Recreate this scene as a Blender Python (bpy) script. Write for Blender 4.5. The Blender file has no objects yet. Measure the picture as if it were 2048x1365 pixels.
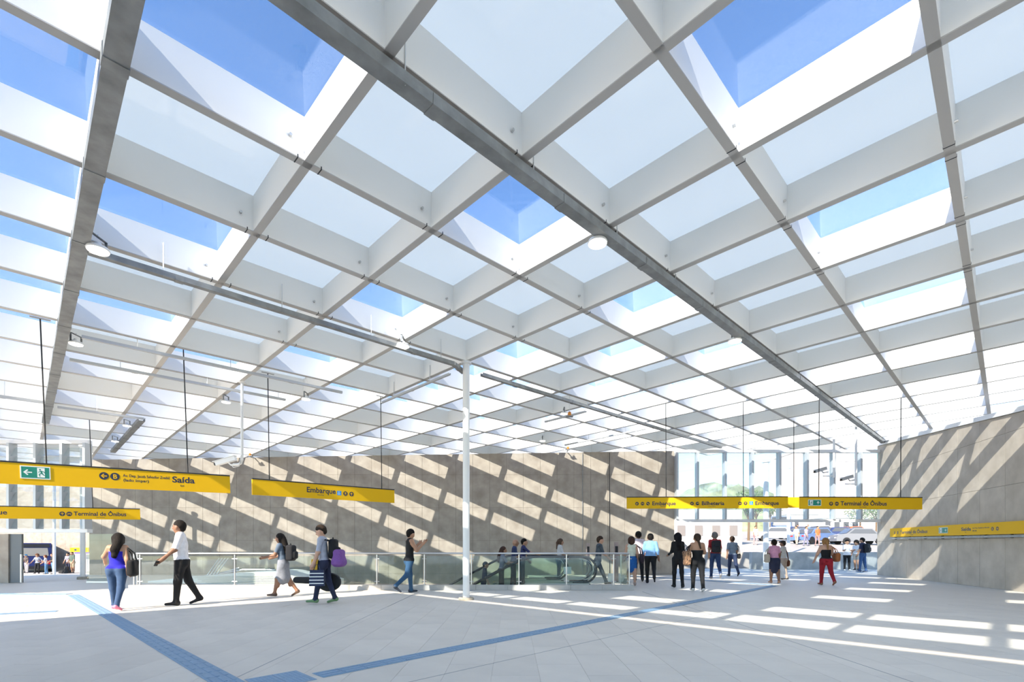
import bpy, bmesh, math, random
import numpy as np
from mathutils import Vector, Matrix
R = math.radians
scene = bpy.context.scene
COL = scene.collection

# ---------------------------------------------------------------- camera, sky, sun, exposure
F, CX, YH, CH = 988.0, 1024.0, 1097.0, 1.28          # focal length (px of 2048), principal point, eye height
cam = bpy.data.objects.new('camera', bpy.data.cameras.new('camera')); COL.objects.link(cam)
cam.location = (0, 0, CH); cam.rotation_euler = (R(90), 0, 0)
cam.data.sensor_width = 36; cam.data.lens = F/2048*36; cam.data.shift_y = (YH-682.5)/2048
cam.data.clip_start = .05; cam.data.clip_end = 2000
scene.camera = cam
SUN = Vector((.75, 1.0, -.78)).normalized()         # direction the sunlight travels
w = bpy.data.worlds.new('sky'); scene.world = w; w.use_nodes = True
wn = w.node_tree.nodes; wl = w.node_tree.links
sky = wn.new('ShaderNodeTexSky'); sky.sky_type = 'NISHITA'; sky.sun_disc = False
sky.sun_elevation = math.asin(-SUN.z); sky.sun_rotation = math.atan2(-SUN.x, -SUN.y)
sky.altitude = 760; sky.air_density = 1.0; sky.dust_density = .1; sky.ozone_density = 3.0
wl.new(sky.outputs[0], wn['Background'].inputs[0]); wn['Background'].inputs[1].default_value = .22
sl = bpy.data.lights.new('sun', 'SUN'); sl.energy = 6.1; sl.angle = R(.53); sl.color = (1, .87, .71)
so = bpy.data.objects.new('sun', sl); COL.objects.link(so)
so.rotation_euler = SUN.to_track_quat('-Z', 'Y').to_euler(); so.location = (-20, -25, 30)
vs = scene.view_settings; vs.view_transform = 'Standard'; vs.look = 'None'; vs.exposure = 0.86; vs.gamma = 1.0
vs.use_curve_mapping = False
scene.cycles.max_bounces = 6; scene.cycles.diffuse_bounces = 4; scene.cycles.glossy_bounces = 2; scene.cycles.transmission_bounces = 5; scene.cycles.transparent_max_bounces = 14
scene.cycles.adaptive_threshold = .05; scene.cycles.adaptive_min_samples = 12
scene.cycles.sample_clamp_indirect = 6; scene.cycles.caustics_reflective = False; scene.cycles.caustics_refractive = False

# ---------------------------------------------------------------- measured points
def at(px, py, Y): return Vector(((px-CX)/F*Y, Y, CH+(YH-py)/F*Y))
def fl(px, py, z=0.0): return at(px, py, (CH-z)*F/(py-YH))
VA = Vector((1.2722971, -1.27654307, .01882517)); VB = Vector((1.28261094, 1.27885129, .03434597))
VT = Vector((-1.15838418, 7.16481685, 5.87794815))    # underside of roof node (0,0)
def node(i, j, dz=0.0): return VT+VA*i+VB*j+Vector((0, 0, dz))
def roofz(x, y): return VT.z+.02081*(x-VT.x)+.00599*(y-VT.y)
UA = VA.normalized(); UB = VB.normalized()
BD = .515                                             # depth of the roof beams

# ---------------------------------------------------------------- materials
MATS = {}
def mat(name, col, rough=.6, metal=0.0, noise=0.0, nscale=8.0, bump=0.0, emit=None, spec=.5, stretch=None, col2=None):
    if name in MATS: return MATS[name]
    m = bpy.data.materials.new(name); m.use_nodes = True; MATS[name] = m
    nt = m.node_tree; b = nt.nodes['Principled BSDF']
    b.inputs['Base Color'].default_value = (*col, 1); b.inputs['Roughness'].default_value = rough
    b.inputs['Metallic'].default_value = metal; b.inputs['Specular IOR Level'].default_value = spec
    if noise or bump:
        tc = nt.nodes.new('ShaderNodeTexCoord'); nz = nt.nodes.new('ShaderNodeTexNoise')
        nz.inputs['Scale'].default_value = nscale; nz.inputs['Detail'].default_value = 6
        src = tc.outputs['Object']
        if stretch:
            mp = nt.nodes.new('ShaderNodeMapping'); mp.inputs['Scale'].default_value = stretch
            nt.links.new(src, mp.inputs[0]); src = mp.outputs[0]
        nt.links.new(src, nz.inputs['Vector'])
        if noise:
            cr = nt.nodes.new('ShaderNodeValToRGB')
            lo = tuple(max(0, c*(1-noise)) for c in col); hi = col2 or tuple(min(1, c*(1+noise)) for c in col)
            cr.color_ramp.elements[0].position = .3; cr.color_ramp.elements[1].position = .72
            cr.color_ramp.elements[0].color = (*lo, 1); cr.color_ramp.elements[1].color = (*hi, 1)
            nt.links.new(nz.outputs[0], cr.inputs[0]); nt.links.new(cr.outputs[0], b.inputs['Base Color'])
        if bump:
            bp = nt.nodes.new('ShaderNodeBump'); bp.inputs['Strength'].default_value = bump; bp.inputs['Distance'].default_value = .02
            nt.links.new(nz.outputs[0], bp.inputs['Height']); nt.links.new(bp.outputs[0], b.inputs['Normal'])
    if emit:
        b.inputs['Emission Color'].default_value = (*emit[:3], 1); b.inputs['Emission Strength'].default_value = emit[3]
    return m
def schlick(nt, k):                                   # reflectance of a thin pane, the same from both sides
    lw = nt.nodes.new('ShaderNodeLayerWeight'); lw.inputs[0].default_value = .5
    pw = nt.nodes.new('ShaderNodeMath'); pw.operation = 'POWER'; pw.inputs[1].default_value = 4.5
    ma = nt.nodes.new('ShaderNodeMath'); ma.operation = 'MULTIPLY_ADD'; ma.inputs[1].default_value = .9*k; ma.inputs[2].default_value = .04*k; ma.use_clamp = True
    nt.links.new(lw.outputs['Facing'], pw.inputs[0]); nt.links.new(pw.outputs[0], ma.inputs[0]); return ma.outputs[0]
def glass(name, tint=(1, 1, 1), refl=1.0, ior=1.5, haze=0.0):
    m = bpy.data.materials.new(name); m.use_nodes = True; MATS[name] = m
    nt = m.node_tree; nt.nodes.clear()
    o = nt.nodes.new('ShaderNodeOutputMaterial'); t = nt.nodes.new('ShaderNodeBsdfTransparent'); t.inputs[0].default_value = (*tint, 1)
    g = nt.nodes.new('ShaderNodeBsdfGlossy'); g.inputs['Roughness'].default_value = .02
    mx = nt.nodes.new('ShaderNodeMixShader'); nt.links.new(schlick(nt, refl), mx.inputs[0])
    src = t.outputs[0]
    if haze:
        d = nt.nodes.new('ShaderNodeBsdfTranslucent'); d.inputs[0].default_value = (.93, .97, 1, 1)
        m2 = nt.nodes.new('ShaderNodeMixShader'); m2.inputs[0].default_value = haze
        nt.links.new(src, m2.inputs[1]); nt.links.new(d.outputs[0], m2.inputs[2]); src = m2.outputs[0]
    nt.links.new(src, mx.inputs[1]); nt.links.new(g.outputs[0], mx.inputs[2]); nt.links.new(mx.outputs[0], o.inputs[0])
    return m
def frosted(name, col, thru):
    m = bpy.data.materials.new(name); m.use_nodes = True; MATS[name] = m
    nt = m.node_tree; nt.nodes.clear()
    o = nt.nodes.new('ShaderNodeOutputMaterial'); t = nt.nodes.new('ShaderNodeBsdfTranslucent'); t.inputs[0].default_value = (*col, 1)
    d = nt.nodes.new('ShaderNodeBsdfDiffuse'); d.inputs[0].default_value = (.8, .8, .78, 1)
    g = nt.nodes.new('ShaderNodeBsdfGlossy'); g.inputs['Roughness'].default_value = .05
    a = nt.nodes.new('ShaderNodeMixShader'); a.inputs[0].default_value = thru
    b = nt.nodes.new('ShaderNodeMixShader')
    nt.links.new(d.outputs[0], a.inputs[1]); nt.links.new(t.outputs[0], a.inputs[2])
    nt.links.new(schlick(nt, .8), b.inputs[0]); nt.links.new(a.outputs[0], b.inputs[1]); nt.links.new(g.outputs[0], b.inputs[2])
    nt.links.new(b.outputs[0], o.inputs[0])
    return m
M_WHITE = mat('white_paint', (.86, .86, .84), .45)
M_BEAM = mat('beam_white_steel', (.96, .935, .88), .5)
M_UNDERSIDE = mat('grey_beam_underside', (.54, .52, .49), .6)  # beam undersides set to a darker grey than the white sides
M_GALV = mat('galvanised_steel', (.27, .28, .28), .5, .35, .22, 5, .03)
M_STEEL = mat('brushed_steel', (.62, .62, .61), .28, 1.0)
M_DARK = mat('dark_metal', (.03, .032, .035), .45, .3)
M_BLACK = mat('black_rubber', (.012, .012, .013), .6)
M_CONC = mat('board_marked_concrete', (.38, .325, .26), .85, 0, .18, 2.2, .12, col2=(.45, .395, .325))
M_CONC2 = mat('grey_concrete', (.42, .42, .40), .85, 0, .25, 1.6, .12)
M_CJ = mat('concrete_joint', (.21, .185, .15), .9)
M_TILE = mat('grey_floor_tile', (.50, .525, .545), .38, 0, .06, 2.5)
M_JOINT = mat('tile_grout', (.36, .35, .33), .8)
M_CURB = mat('grey_stone_kerb', (.44, .43, .41), .6, 0, .1, 3)
M_BLUE = mat('blue_tactile_rubber', (.24, .37, .50), .55, 0, .08, 6)
M_CLEAR = glass('clear_roof_glass', (.875, .93, .99), 1.1, 1.5)
M_FROST = frosted('fritted_roof_glass', (.75, .82, .86), .61)
M_WGLASS = glass('window_glass', (.93, .97, .97), 1.6, 1.5, .10)
M_RGLASS = glass('railing_glass', (.84, .90, .87), 1.0, 1.45, .02)
M_YEL = mat('yellow_sign_panel', (.80, .47, .012), .6, spec=.15)
M_NAVY = mat('navy_print', (.02, .028, .06), .5)
M_GREEN = mat('green_sign_print', (.01, .24, .17), .5)
M_SWHITE = mat('white_sign_print', (.85, .87, .85), .5)
M_SBLUE = mat('blue_sign_print', (.01, .28, .75), .5)
M_LAMP = mat('lamp_diffuser', (1, .97, .9), .4, emit=(1, .93, .82, 6))

# ---------------------------------------------------------------- mesh helpers
class MB:
    def __init__(s): s.v = []; s.f = []; s.m = []
    def add(s, vs_, fs_, mi=0):
        o = len(s.v); s.v += [tuple(x) for x in vs_]; s.f += [tuple(o+k for k in q) for q in fs_]; s.m += [mi]*len(fs_); return s
    def box(s, x0, x1, y0, y1, z0, z1, mi=0):
        return s.hexa([(x0, y0, z0), (x1, y0, z0), (x1, y1, z0), (x0, y1, z0), (x0, y0, z1), (x1, y0, z1), (x1, y1, z1), (x0, y1, z1)], mi)
    def hexa(s, c, mi=0):
        return s.add(c, [(3, 2, 1, 0), (4, 5, 6, 7), (0, 1, 5, 4), (1, 2, 6, 5), (2, 3, 7, 6), (3, 0, 4, 7)], mi)
    def prism(s, poly, d, mi=0):                       # polygon (3D points, planar) extruded by vector d
        n = len(poly); d = Vector(d); a = [Vector(p) for p in poly]
        return s.add(a+[p+d for p in a], [tuple(range(n-1, -1, -1)), tuple(range(n, 2*n))]+[(k, (k+1) % n, n+(k+1) % n, n+k) for k in range(n)], mi)
    def tube(s, pts, r, n=10, mi=0, r2=None):
        pts = [Vector(p) for p in pts]; rings = []
        for k, p in enumerate(pts):
            t = (pts[min(k+1, len(pts)-1)]-pts[max(k-1, 0)]).normalized()
            u = t.cross(Vector((0, 0, 1))) if abs(t.z) < .95 else t.cross(Vector((0, 1, 0)))
            u.normalize(); v = t.cross(u)
            rr = r if r2 is None else r+(r2-r)*k/(len(pts)-1)
            rings.append([p+(u*math.cos(2*math.pi*q/n)+v*math.sin(2*math.pi*q/n))*rr for q in range(n)])
        vs_ = [x for g in rings for x in g]; fs_ = []
        for k in range(len(pts)-1):
            for q in range(n): fs_.append((k*n+q, k*n+(q+1) % n, (k+1)*n+(q+1) % n, (k+1)*n+q))
        fs_.append(tuple(range(n-1, -1, -1))); fs_.append(tuple((len(pts)-1)*n+q for q in range(n)))
        return s.add(vs_, fs_, mi)
    def lathe(s, prof, n=20, c=(0, 0, 0), mi=0):       # profile [(r,z)] about z
        vs_ = [(c[0]+r*math.cos(2*math.pi*q/n), c[1]+r*math.sin(2*math.pi*q/n), c[2]+z) for r, z in prof for q in range(n)]
        fs_ = [(k*n+q, k*n+(q+1) % n, (k+1)*n+(q+1) % n, (k+1)*n+q) for k in range(len(prof)-1) for q in range(n)]
        fs_.append(tuple(range(n-1, -1, -1))); fs_.append(tuple((len(prof)-1)*n+q for q in range(n)))
        return s.add(vs_, fs_, mi)
    def mesh(s, name, mats, smooth=False):
        me = bpy.data.meshes.new(name); me.from_pydata(s.v, [], s.f); me.update()
        for m in (mats if isinstance(mats, (list, tuple)) else [mats]): me.materials.append(m)
        if any(s.m): me.polygons.foreach_set('material_index', s.m)
        bm = bmesh.new(); bm.from_mesh(me); bmesh.ops.recalc_face_normals(bm, faces=bm.faces); bm.to_mesh(me); bm.free()
        if smooth:
            me.polygons.foreach_set('use_smooth', [True]*len(me.polygons)); me.set_sharp_from_angle(angle=R(40))
        return me
    def obj(s, name, mats, parent=None, smooth=False, **kw):
        return link(name, s.mesh(name, mats, smooth), parent, **kw)
def link(name, data, parent=None, loc=None, rot=None, **kw):
    o = bpy.data.objects.new(name, data); COL.objects.link(o)
    if parent: o.parent = parent
    if loc is not None: o.location = loc
    if rot is not None: o.rotation_euler = rot
    for k, v in kw.items(): o[k] = v
    return o
def empty(name, loc=(0, 0, 0), rz=0.0, **kw):
    o = link(name, None, None, loc, (0, 0, rz), **kw); o.empty_display_size = .1; return o
def thing(name, label, cat, loc=(0, 0, 0), rz=0.0, group=None):
    o = empty(name, loc, rz, label=label, category=cat)
    if group: o['group'] = group
    return o
def tag(o, label, cat, group=None):
    o['label'] = label; o['category'] = cat
    if group: o['group'] = group
    return o
def dup(root, loc, rz, label, parent=None):
    r = root.copy(); COL.objects.link(r); r.location = loc; r.rotation_euler = (0, 0, rz); r['label'] = label
    for ch in root.children:
        c = ch.copy(); COL.objects.link(c); c.parent = r
        for g in ch.children:
            d = g.copy(); COL.objects.link(d); d.parent = c
    return r

# ================================================================ THE SETTING
# ---- roof: a diagonal grid of deep white beams carrying glass panes
def clear_cell(i, j):
    if j <= -3: return j >= -4
    near = {3: {-2}, 2: {-2, 0, 2, 4, 6}, 1: {6, 8}, 0: {-2, 0, 2, 4, 6, 7}, -1: {3, 5, 6, 7}, -2: {-2, 0, 2, 4, 5, 6},
            -3: {2, 3, 5, 6, 7}, -4: {-2, 0, 2, 3, 5, 6}, -5: {-1, 1, 2, 4, 5}, -6: {-2, 0, 1, 3, 4}}
    lim = {3: 7, 2: 8, 1: 10, 0: 9, -1: 9, -2: 8, -3: 8, -4: 7, -5: 6, -6: 5}
    if (i >= 1 and j >= 9) or (i >= 3 and j >= 7): return True
    if i >= 4: return j >= 5 or j in (-2, 1, 3)
    if i in near and j < lim[i]: return j in near[i]
    return not (i % 2 == 1 and j % 2 == 0)
YW = 23.6                                             # plane of the back wall
def wall_right_x(y): return 17.6+(y-23.9)*.2833
def in_roof(i, j):
    p = node(i+.5, j+.5)
    return (j >= -3 or (i <= -8 and j >= -8)) and p.y > -4.5 and p.y < YW+1.6 and p.x > -27 and p.x < wall_right_x(p.y)+1.9
cells = [(i, j) for i in range(-24, 14) for j in range(-8, 24) if in_roof(i, j)]
CS = set(cells)
ceiling = empty('ceiling', kind='structure')
bw = .052
def beam(p0, p1, side):
    mb = MB(); d = (p1-p0).normalized(); s = side*bw
    c = [p0-s, p1-s, p1+s, p0+s]
    mb.hexa([*[q+Vector((0, 0, .012)) for q in c], *[q+Vector((0, 0, BD)) for q in c]]); o = mb.obj('beam', M_BEAM, ceiling)
    MB().hexa([*c, *[q+Vector((0, 0, .0118)) for q in c]]).obj('beam_underside', M_UNDERSIDE, o)  # thin plate carrying the darker underside colour
for i in sorted({c[0] for c in cells} | {c[0]+1 for c in cells}):
    js = [c[1] for c in cells if c[0] in (i, i-1) and (c[1] >= -3 or i < -7)]
    beam(node(i, min(js)-.03), node(i, max(js)+1.03), UA)
for j in sorted({c[1] for c in cells} | {c[1]+1 for c in cells}):
    is_ = [c[0] for c in cells if c[1] in (j, j-1)]
    beam(node(min(is_)-.03, j), node(max(is_)+1.03, j), UB)
pv = [node(0, 0)-node(0, 0), VA, VA+VB, VB]; up = Vector((0, 0, .02))
pane_mb = MB().hexa([*pv, *[q+up for q in pv]])
pane_c = pane_mb.mesh('pane_clear', M_CLEAR); pane_f = pane_mb.mesh('pane_fritted', M_FROST)
def seen_size(c):
    p = node(c[0]+.5, c[1]+.5)
    return 0 if p.y < 1.5 or abs(p.x) > p.y*1.25+1.5 else 1/p.y**2
order = sorted(cells, key=seen_size, reverse=True)
for c in order[:300]:
    link('pane', pane_c if clear_cell(*c) else pane_f, ceiling, node(c[0], c[1], BD+.001))
rest = MB()
for c in order[300:]:
    o = node(c[0], c[1], BD+.001); rest.hexa([*[q+o for q in pv], *[q+o+up for q in pv]], 0 if clear_cell(*c) else 1)
if rest.v: rest.obj('remaining_panes', [M_CLEAR, M_FROST], ceiling, kind='stuff')
# bolts and sleeve joints on the nearest beams
bolt_me = MB().tube([(0, 0, 0), (.035, 0, 0)], .018, 8).mesh('bolt', M_STEEL)
sleeve_me = MB().box(-.006, .006, -bw*1.06, bw*1.06, -.003, .035).mesh('sleeve_joint', M_DARK)
for i, j in [(0, -1), (-1, -1), (0, 0), (1, 0), (1, 1), (2, 1), (2, 2), (-2, -1), (-2, 0), (-1, 0), (0, 1), (-1, 1), (1, 2), (2, 3), (3, 2), (3, 3), (3, 4), (1, 3), (-3, 0), (-2, 1), (-1, 2), (0, 2)]:
    link('bolt', bolt_me, ceiling, node(i, j)-UB*.22+UA*bw+Vector((0, 0, .2)), (0, 0, math.atan2(UA.y, UA.x)))
    for t in (.13, -.13):
        link('sleeve_joint', sleeve_me, ceiling, node(i, j)+UB*t+UB*(.02 if t > 0 else 0), (0, 0, math.atan2(UB.y, UB.x)))
# opaque canopy slab behind the camera that keeps the foreground in shade
mb = MB(); q = [node(-2.8, -3.56), node(16, -3.56), node(16, -14), node(-2.8, -14)]
mb.hexa([*q, *[p+Vector((0, 0, .5)) for p in q]]); mb.obj('ceiling_slab', M_CONC2, kind='structure')

# ---- floor
floor = empty('floor', kind='structure')
HX0, HX1, HY0 = -11.75, .75, 15.26
fb = MB()
fb.box(-34, 22, -9, HY0, -.4, -.004); fb.box(HX1, 26, HY0, 24.4, -.4, -.004); fb.box(-34, HX0, HY0, 24.0, -.4, -.004)
fb.box(7.6, 26, 24.4, 31, -.4, -.004)
mt = mat('grey_floor_tiling', (.745, .685, .59), .55, spec=.3)
nt = mt.node_tree; bk = nt.nodes.new('ShaderNodeTexBrick'); tc = nt.nodes.new('ShaderNodeTexCoord'); mp = nt.nodes.new('ShaderNodeMapping')
mp.inputs['Rotation'].default_value = (0, 0, R(90))
nt.links.new(tc.outputs['Object'], mp.inputs[0]); nt.links.new(mp.outputs[0], bk.inputs['Vector'])
bk.inputs['Color1'].default_value = (.735, .675, .58, 1); bk.inputs['Color2'].default_value = (.755, .695, .60, 1); bk.inputs['Mortar'].default_value = (.655, .60, .515, 1)
bk.inputs['Scale'].default_value = 1; bk.inputs['Mortar Size'].default_value = .006; bk.inputs['Brick Width'].default_value = .96; bk.inputs['Row Height'].default_value = .48
nt.links.new(bk.outputs[0], nt.nodes['Principled BSDF'].inputs['Base Color'])
fb.obj('floor_base', mt, floor)
tile_me = [MB().box(.002, .478, .002, .958, -.004, 0).mesh('tile', mat('grey_floor_tile_%d' % k, tuple(c*s for c in (.745, .685, .59)), .55, 0, .05, 2.2, spec=.3)) for k, s in enumerate((.97, 1.0, 1.03))]
rng = random.Random(4); nt_ = 0; TY1 = 4.0+.96*7
for r in range(8):
    for cidx in range(-26, 27):
        y0 = 4.0+.96*r-(.48 if cidx % 2 else 0); x0 = cidx*.48-.205
        if y0 < 3.4 or y0+.96 > TY1+.5 or abs(x0+.24) > (y0+.96)*1.037+.3 or y0+.96 < 4.5: continue
        if nt_ >= 300: continue
        link('tile', tile_me[rng.randrange(3)], floor, (x0, y0, 0)); nt_ += 1
for x in (-2.72, 3.83): MB().box(x-.006, x+.006, 4, 14.5, -.01, .0012).obj('expansion_joint', M_JOINT, floor)
p0 = Vector((-1.5, 4.2, 0)); d = Vector((.707, .707, 0)); s_ = Vector((.707, -.707, 0))*.006
q = [p0-s_, p0+d*8-s_, p0+d*8+s_, p0+s_]
MB().hexa([*[v+Vector((0, 0, -.01)) for v in q], *[v+Vector((0, 0, .0012)) for v in q]]).obj('expansion_joint', M_JOINT, floor)
# lower concourse under the stair well
MB().box(-14, 3, HY0-3, YW, -4.4, -4.2).obj('floor_lower', M_TILE, kind='structure')

# ---- concrete walls with formwork panels
def panel_wall(name, org, dirv, nrm, length, z0, top, pw, joints, material, x_off=0.0, thick=.35, zbase=None):
    """wall along dirv from org; top(u) height; joints = list of z; panels stand proud of a recessed backing"""
    root = empty(name, kind='structure')
    dirv = Vector(dirv).normalized(); nrm = Vector(nrm).normalized(); org = Vector(org)
    P = lambda u, z, d: org+dirv*u+nrm*d+Vector((0, 0, z))
    mb = MB(); zb = z0 if zbase is None else zbase
    c = [P(0, zb, -.012), P(length, zb, -.012), P(length, zb, -thick), P(0, zb, -thick),
         P(0, top(0), -.012), P(length, top(length), -.012), P(length, top(length), -thick), P(0, top(0), -thick)]
    mb.hexa(c); mb.obj('wall_core', M_CJ, root)
    us = [0.0]; u = x_off % pw
    while u < length-.05:
        if u > .05: us.append(u)
        u += pw
    us.append(length); g = .005
    zs = [z0]+[z for z in joints if z > z0]
    for k in range(len(us)-1):
        ua, ub = us[k]+g, us[k+1]-g
        for m in range(len(zs)):
            za = zs[m]+(g if m else 0)
            zt = (lambda u_: min(zs[m+1]-g, top(u_))) if m+1 < len(zs) else top
            if za > min(zt(ua), zt(ub))-.05: continue
            f = [P(ua, za, 0), P(ub, za, 0), P(ub, zt(ub), 0), P(ua, zt(ua), 0)]
            MB().prism(f, nrm*-.012).obj('panel', material, root)
    return root
XL = -20.2; XR = (1349-CX)/F*YW
bt = lambda u: 5.50+(5.93-5.50)*u/(XR-XL)
panel_wall('wall_back', (XL, YW, 0), (1, 0, 0), (0, -1, 0), XR-XL, -4.2, bt, .806, [-3.0, -1.43, .06, 1.638, 3.215, 4.79], M_CONC, x_off=(-13.16-XL) % .806)
W0 = Vector((wall_right_x(23.75), 23.75, 0)); W1 = Vector((wall_right_x(3.5), 3.5, 0)); WD = (W1-W0).normalized(); WLn = (W1-W0).length
WN = Vector((WD.y, -WD.x, 0)); WN = WN if WN.x < 0 else -WN
rt = lambda u: 6.17-.092*u
panel_wall('wall_right', W0, WD, WN, WLn, 0.0, rt, 1.22, [1.6, 3.2, 4.8], mat('grey_board_concrete', (.52, .455, .37), .85, 0, .16, 2.0, .12, col2=(.58, .515, .43)), x_off=.4, thick=.45)
# white flashing between the right wall and the roof
mb = MB(); Z = Vector((0, 0, 1)); cc = []
for u, t in ((0, rt(0)), (WLn, rt(WLn))):
    for d_, z_ in ((.05, .012), (-.45, .012), (-.45, .16), (.05, .16)): cc.append(W0+WD*u+WN*d_+Z*(t+z_))
mb.hexa(cc); mb.obj('trim_1', M_WHITE, kind='structure')

# ---- glazed gable over the street doorway
def gable(name, px0, px1, Y, ypxb, ztop, pxm, louvre=False):
    root = empty(name, kind='structure')
    x0 = (px0-CX)/F*Y; x1 = (px1-CX)/F*Y; zb = CH+(YH-ypxb)/F*Y
    MB().box(x0, x1, Y-.12, Y+.12, zb, zb+.13).obj('bottom_rail', M_WHITE, root)
    MB().box(x0, x1, Y-.10, Y+.10, ztop-.13, ztop).obj('top_rail', M_WHITE, root)
    xs = [x0+.05]+[(p-CX)/F*Y for p in pxm]+[x1-.05]
    for x in xs: MB().box(x-.045, x+.045, Y-.22, Y+.10, zb+.13, ztop-.13).obj('mullion', mat('grey_mullion', (.52, .55, .57), .4, .2), root)
    for a, b in zip(xs[:-1], xs[1:]):
        if louvre:
            z = zb+.16
            while z < ztop-.5:
                MB().prism([(a+.05, Y-.16, z), (a+.05, Y+.02, z+.34), (a+.05, Y+.032, z+.34), (a+.05, Y-.148, z)], (b-a-.1, 0, 0)).obj('louvre_pane', M_WGLASS, root); z += .33
        else: MB().box(a+.046, b-.046, Y-.012, Y+.0, zb+.131, ztop-.131).obj('pane', M_WGLASS, root)
    return root
gable('window_1', 1350, 1774, YW-.1, 1045, 5.95, [1393, 1448, 1502, 1556, 1610.5, 1663.5, 1717])
YL = 18.2
gable('window_2', -130, 180, YL, 1066, 5.25, [-76, -24, 27, 80, 132], louvre=True)
# jamb wall, door leaf and glass wing of the bus-side doorway
MB().box((-200-CX)/F*YL, (22-CX)/F*YL, YL-.1, YL+.35, 0, 1.80).obj('wall_left', M_CONC, kind='structure')
dr = empty('door_1', kind='structure')
MB().box((22.5-CX)/F*YL, (46-CX)/F*YL, YL-.05, YL+.02, .01, 1.80).obj('door_leaf', mat('grey_door_metal', (.13, .145, .15), .5, 0), dr)
MB().tube([((49-CX)/F*YL, YL-.12, .02), ((49-CX)/F*YL, YL-.12, 1.05)], .035, 12).obj('door_post', M_STEEL, dr, True)
x = (177.5-CX)/F*YL
gw = empty('window_3', kind='structure')
MB().box(x-.05, x+.95, YL-.02, YL-.005, .02, 1.80).obj('pane', M_RGLASS, gw); MB().box(x-.05, x+.95, YL-.05, YL+.03, 0, .06).obj('base_rail', M_STEEL, gw)

# ---- outdoors: ground around the station
MB().box(-300, 400, 31, 500, -1.6, -1.0).obj('ground', mat('pale_asphalt', (.46, .44, .41), .9, 0, .15, .6), kind='structure')
MB().box(-300, -34.2, -60, 30.9, -1.6, -1.0).obj('ground_plaza', mat('pale_asphalt', (.46, .44, .41)), kind='structure')
MB().box(-34.1, 60, -60, -9.1, -1.6, -.012).obj('ground_forecourt', M_TILE, kind='structure')

# ================================================================ FIXTURES UNDER THE ROOF
# ---- the slim white column standing in the hall
def column(label, p, ztop, r, base_r, h_base=.06, nm='round_column'):
    t = thing(nm, label, 'column', p)
    MB().lathe([(r, h_base), (r, ztop-p[2]-.06), (r*1.5, ztop-p[2]-.055), (r*1.5, ztop-p[2])], 24).obj('shaft', M_WHITE, t, True)
    MB().lathe([(base_r, 0), (base_r, h_base*.6), (base_r*.9, h_base), (r, h_base)], 20).obj('base', mat('column_base_concrete', (.36, .33, .27), .9, 0, .2, 12), t, True)
    return t
pc = node(-2, 2)
column('slim round white column standing in front of the glass railing', (pc.x, pc.y, 0), pc.z-.002, .085, .19)

# ---- galvanised cable trays hung under the beams
def tray(label, p0, p1, wdt=.17, hgt=.13, couplings=4, rods=True, span=1.8, nm='cable_tray', group='galvanised cable trays'):
    t = thing(nm, label, 'cable tray', p0, group=group)
    d = (p1-p0); L = d.length; d.normalize(); s = d.cross(Vector((0, 0, 1))).normalized(); u = Vector((0, 0, 1))
    if nm == 'light_track': M_T = mat('zinc_track', (.52, .53, .53), .45, .2)
    else: M_T = M_GALV
    def bar(a, b, w0, w1, z0, z1, name, m):
        c = [d*a+s*w0+u*z0, d*b+s*w0+u*z0, d*b+s*w1+u*z0, d*a+s*w1+u*z0]
        return MB().hexa([*c, *[q+u*(z1-z0) for q in c]]).obj(name, m, t)
    bar(0, L, -wdt/2, wdt/2, 0, .008, 'bottom_plate', M_T)
    bar(0, L, -wdt/2, -wdt/2+.006, .008, hgt, 'side_flange', M_T); bar(0, L, wdt/2-.006, wdt/2, .008, hgt, 'side_flange', M_T)
    for k in range(couplings):
        a = L*(k+.5)/couplings; bar(a-.06, a+.06, -wdt/2-.006, wdt/2+.006, -.007, hgt*.9, 'coupling', M_T)
    if rods:
        k = span/2
        while k < L:
            zr = roofz(*(p0+d*k).xy)+.30
            MB().tube([d*k+s*wdt*.35+u*.0, d*k+s*wdt*.35+u*(zr-(p0+d*k).z)], .007, 6).obj('hanger_rod', M_STEEL, t); k += span
    return t
TZ = -.19
tray('wide galvanised cable tray crossing the roof from top middle to the street door', node(1.0, -2.4, TZ), node(1.0, 13.4, TZ), .155, .12, 14)
tray('broad galvanised tray running down the upper left of the roof', node(1.6, -2, TZ+.02), node(-9.4, -2, TZ+.02), .19, .15, 11, False)
tray('galvanised tray from the broad tray to the slim white column', node(-1.96, -1.95, TZ-.03), node(-1.96, 1.75, TZ-.03), .10, .085, 3)
tray('galvanised tray jogging round the head of the slim white column', node(-1.96, 1.75, TZ-.03), node(-2.12, 2.05, TZ-.03), .10, .085, 1, False)
tray('galvanised tray from the slim white column to the street gable', node(-2.02, 2.3, TZ-.03), node(-2.02, 10.6, TZ-.03), .10, .085, 6)
tray('thin tray with a strip of hangers high above the long exit sign', node(-4.05, -1.85, -.22), node(-4.05, 1.2, -.22), .07, .06, 2, nm='light_track', group='thin light tracks')
tray('thin tray just beyond the one above the long exit sign', node(-5.0, -1.9, -.22), node(-5.0, .7, -.22), .07, .06, 2, nm='light_track', group='thin light tracks')
tray('thin tray at the far left edge of the roof', node(-7.6, -3.0, -.22), node(-7.6, -2.05, -.22), .07, .06, 1, nm='light_track', group='thin light tracks')
tray('thin tray leading to the short dark tray at left', node(-7.8, -1.9, -.22), node(-7.8, -.75, -.22), .07, .06, 1, nm='light_track', group='thin light tracks')
tray('short galvanised tray above the left end of the concrete wall', node(-8.0, -.75, TZ), node(-12.0, -.75, TZ), .18, .11, 3, False)
tray('thin branch tray left of the slim white column head', node(-2.3, 1.95, -.20), node(-4.2, 1.95, -.20), .06, .05, 1, nm='light_track', group='thin light tracks')
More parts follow.
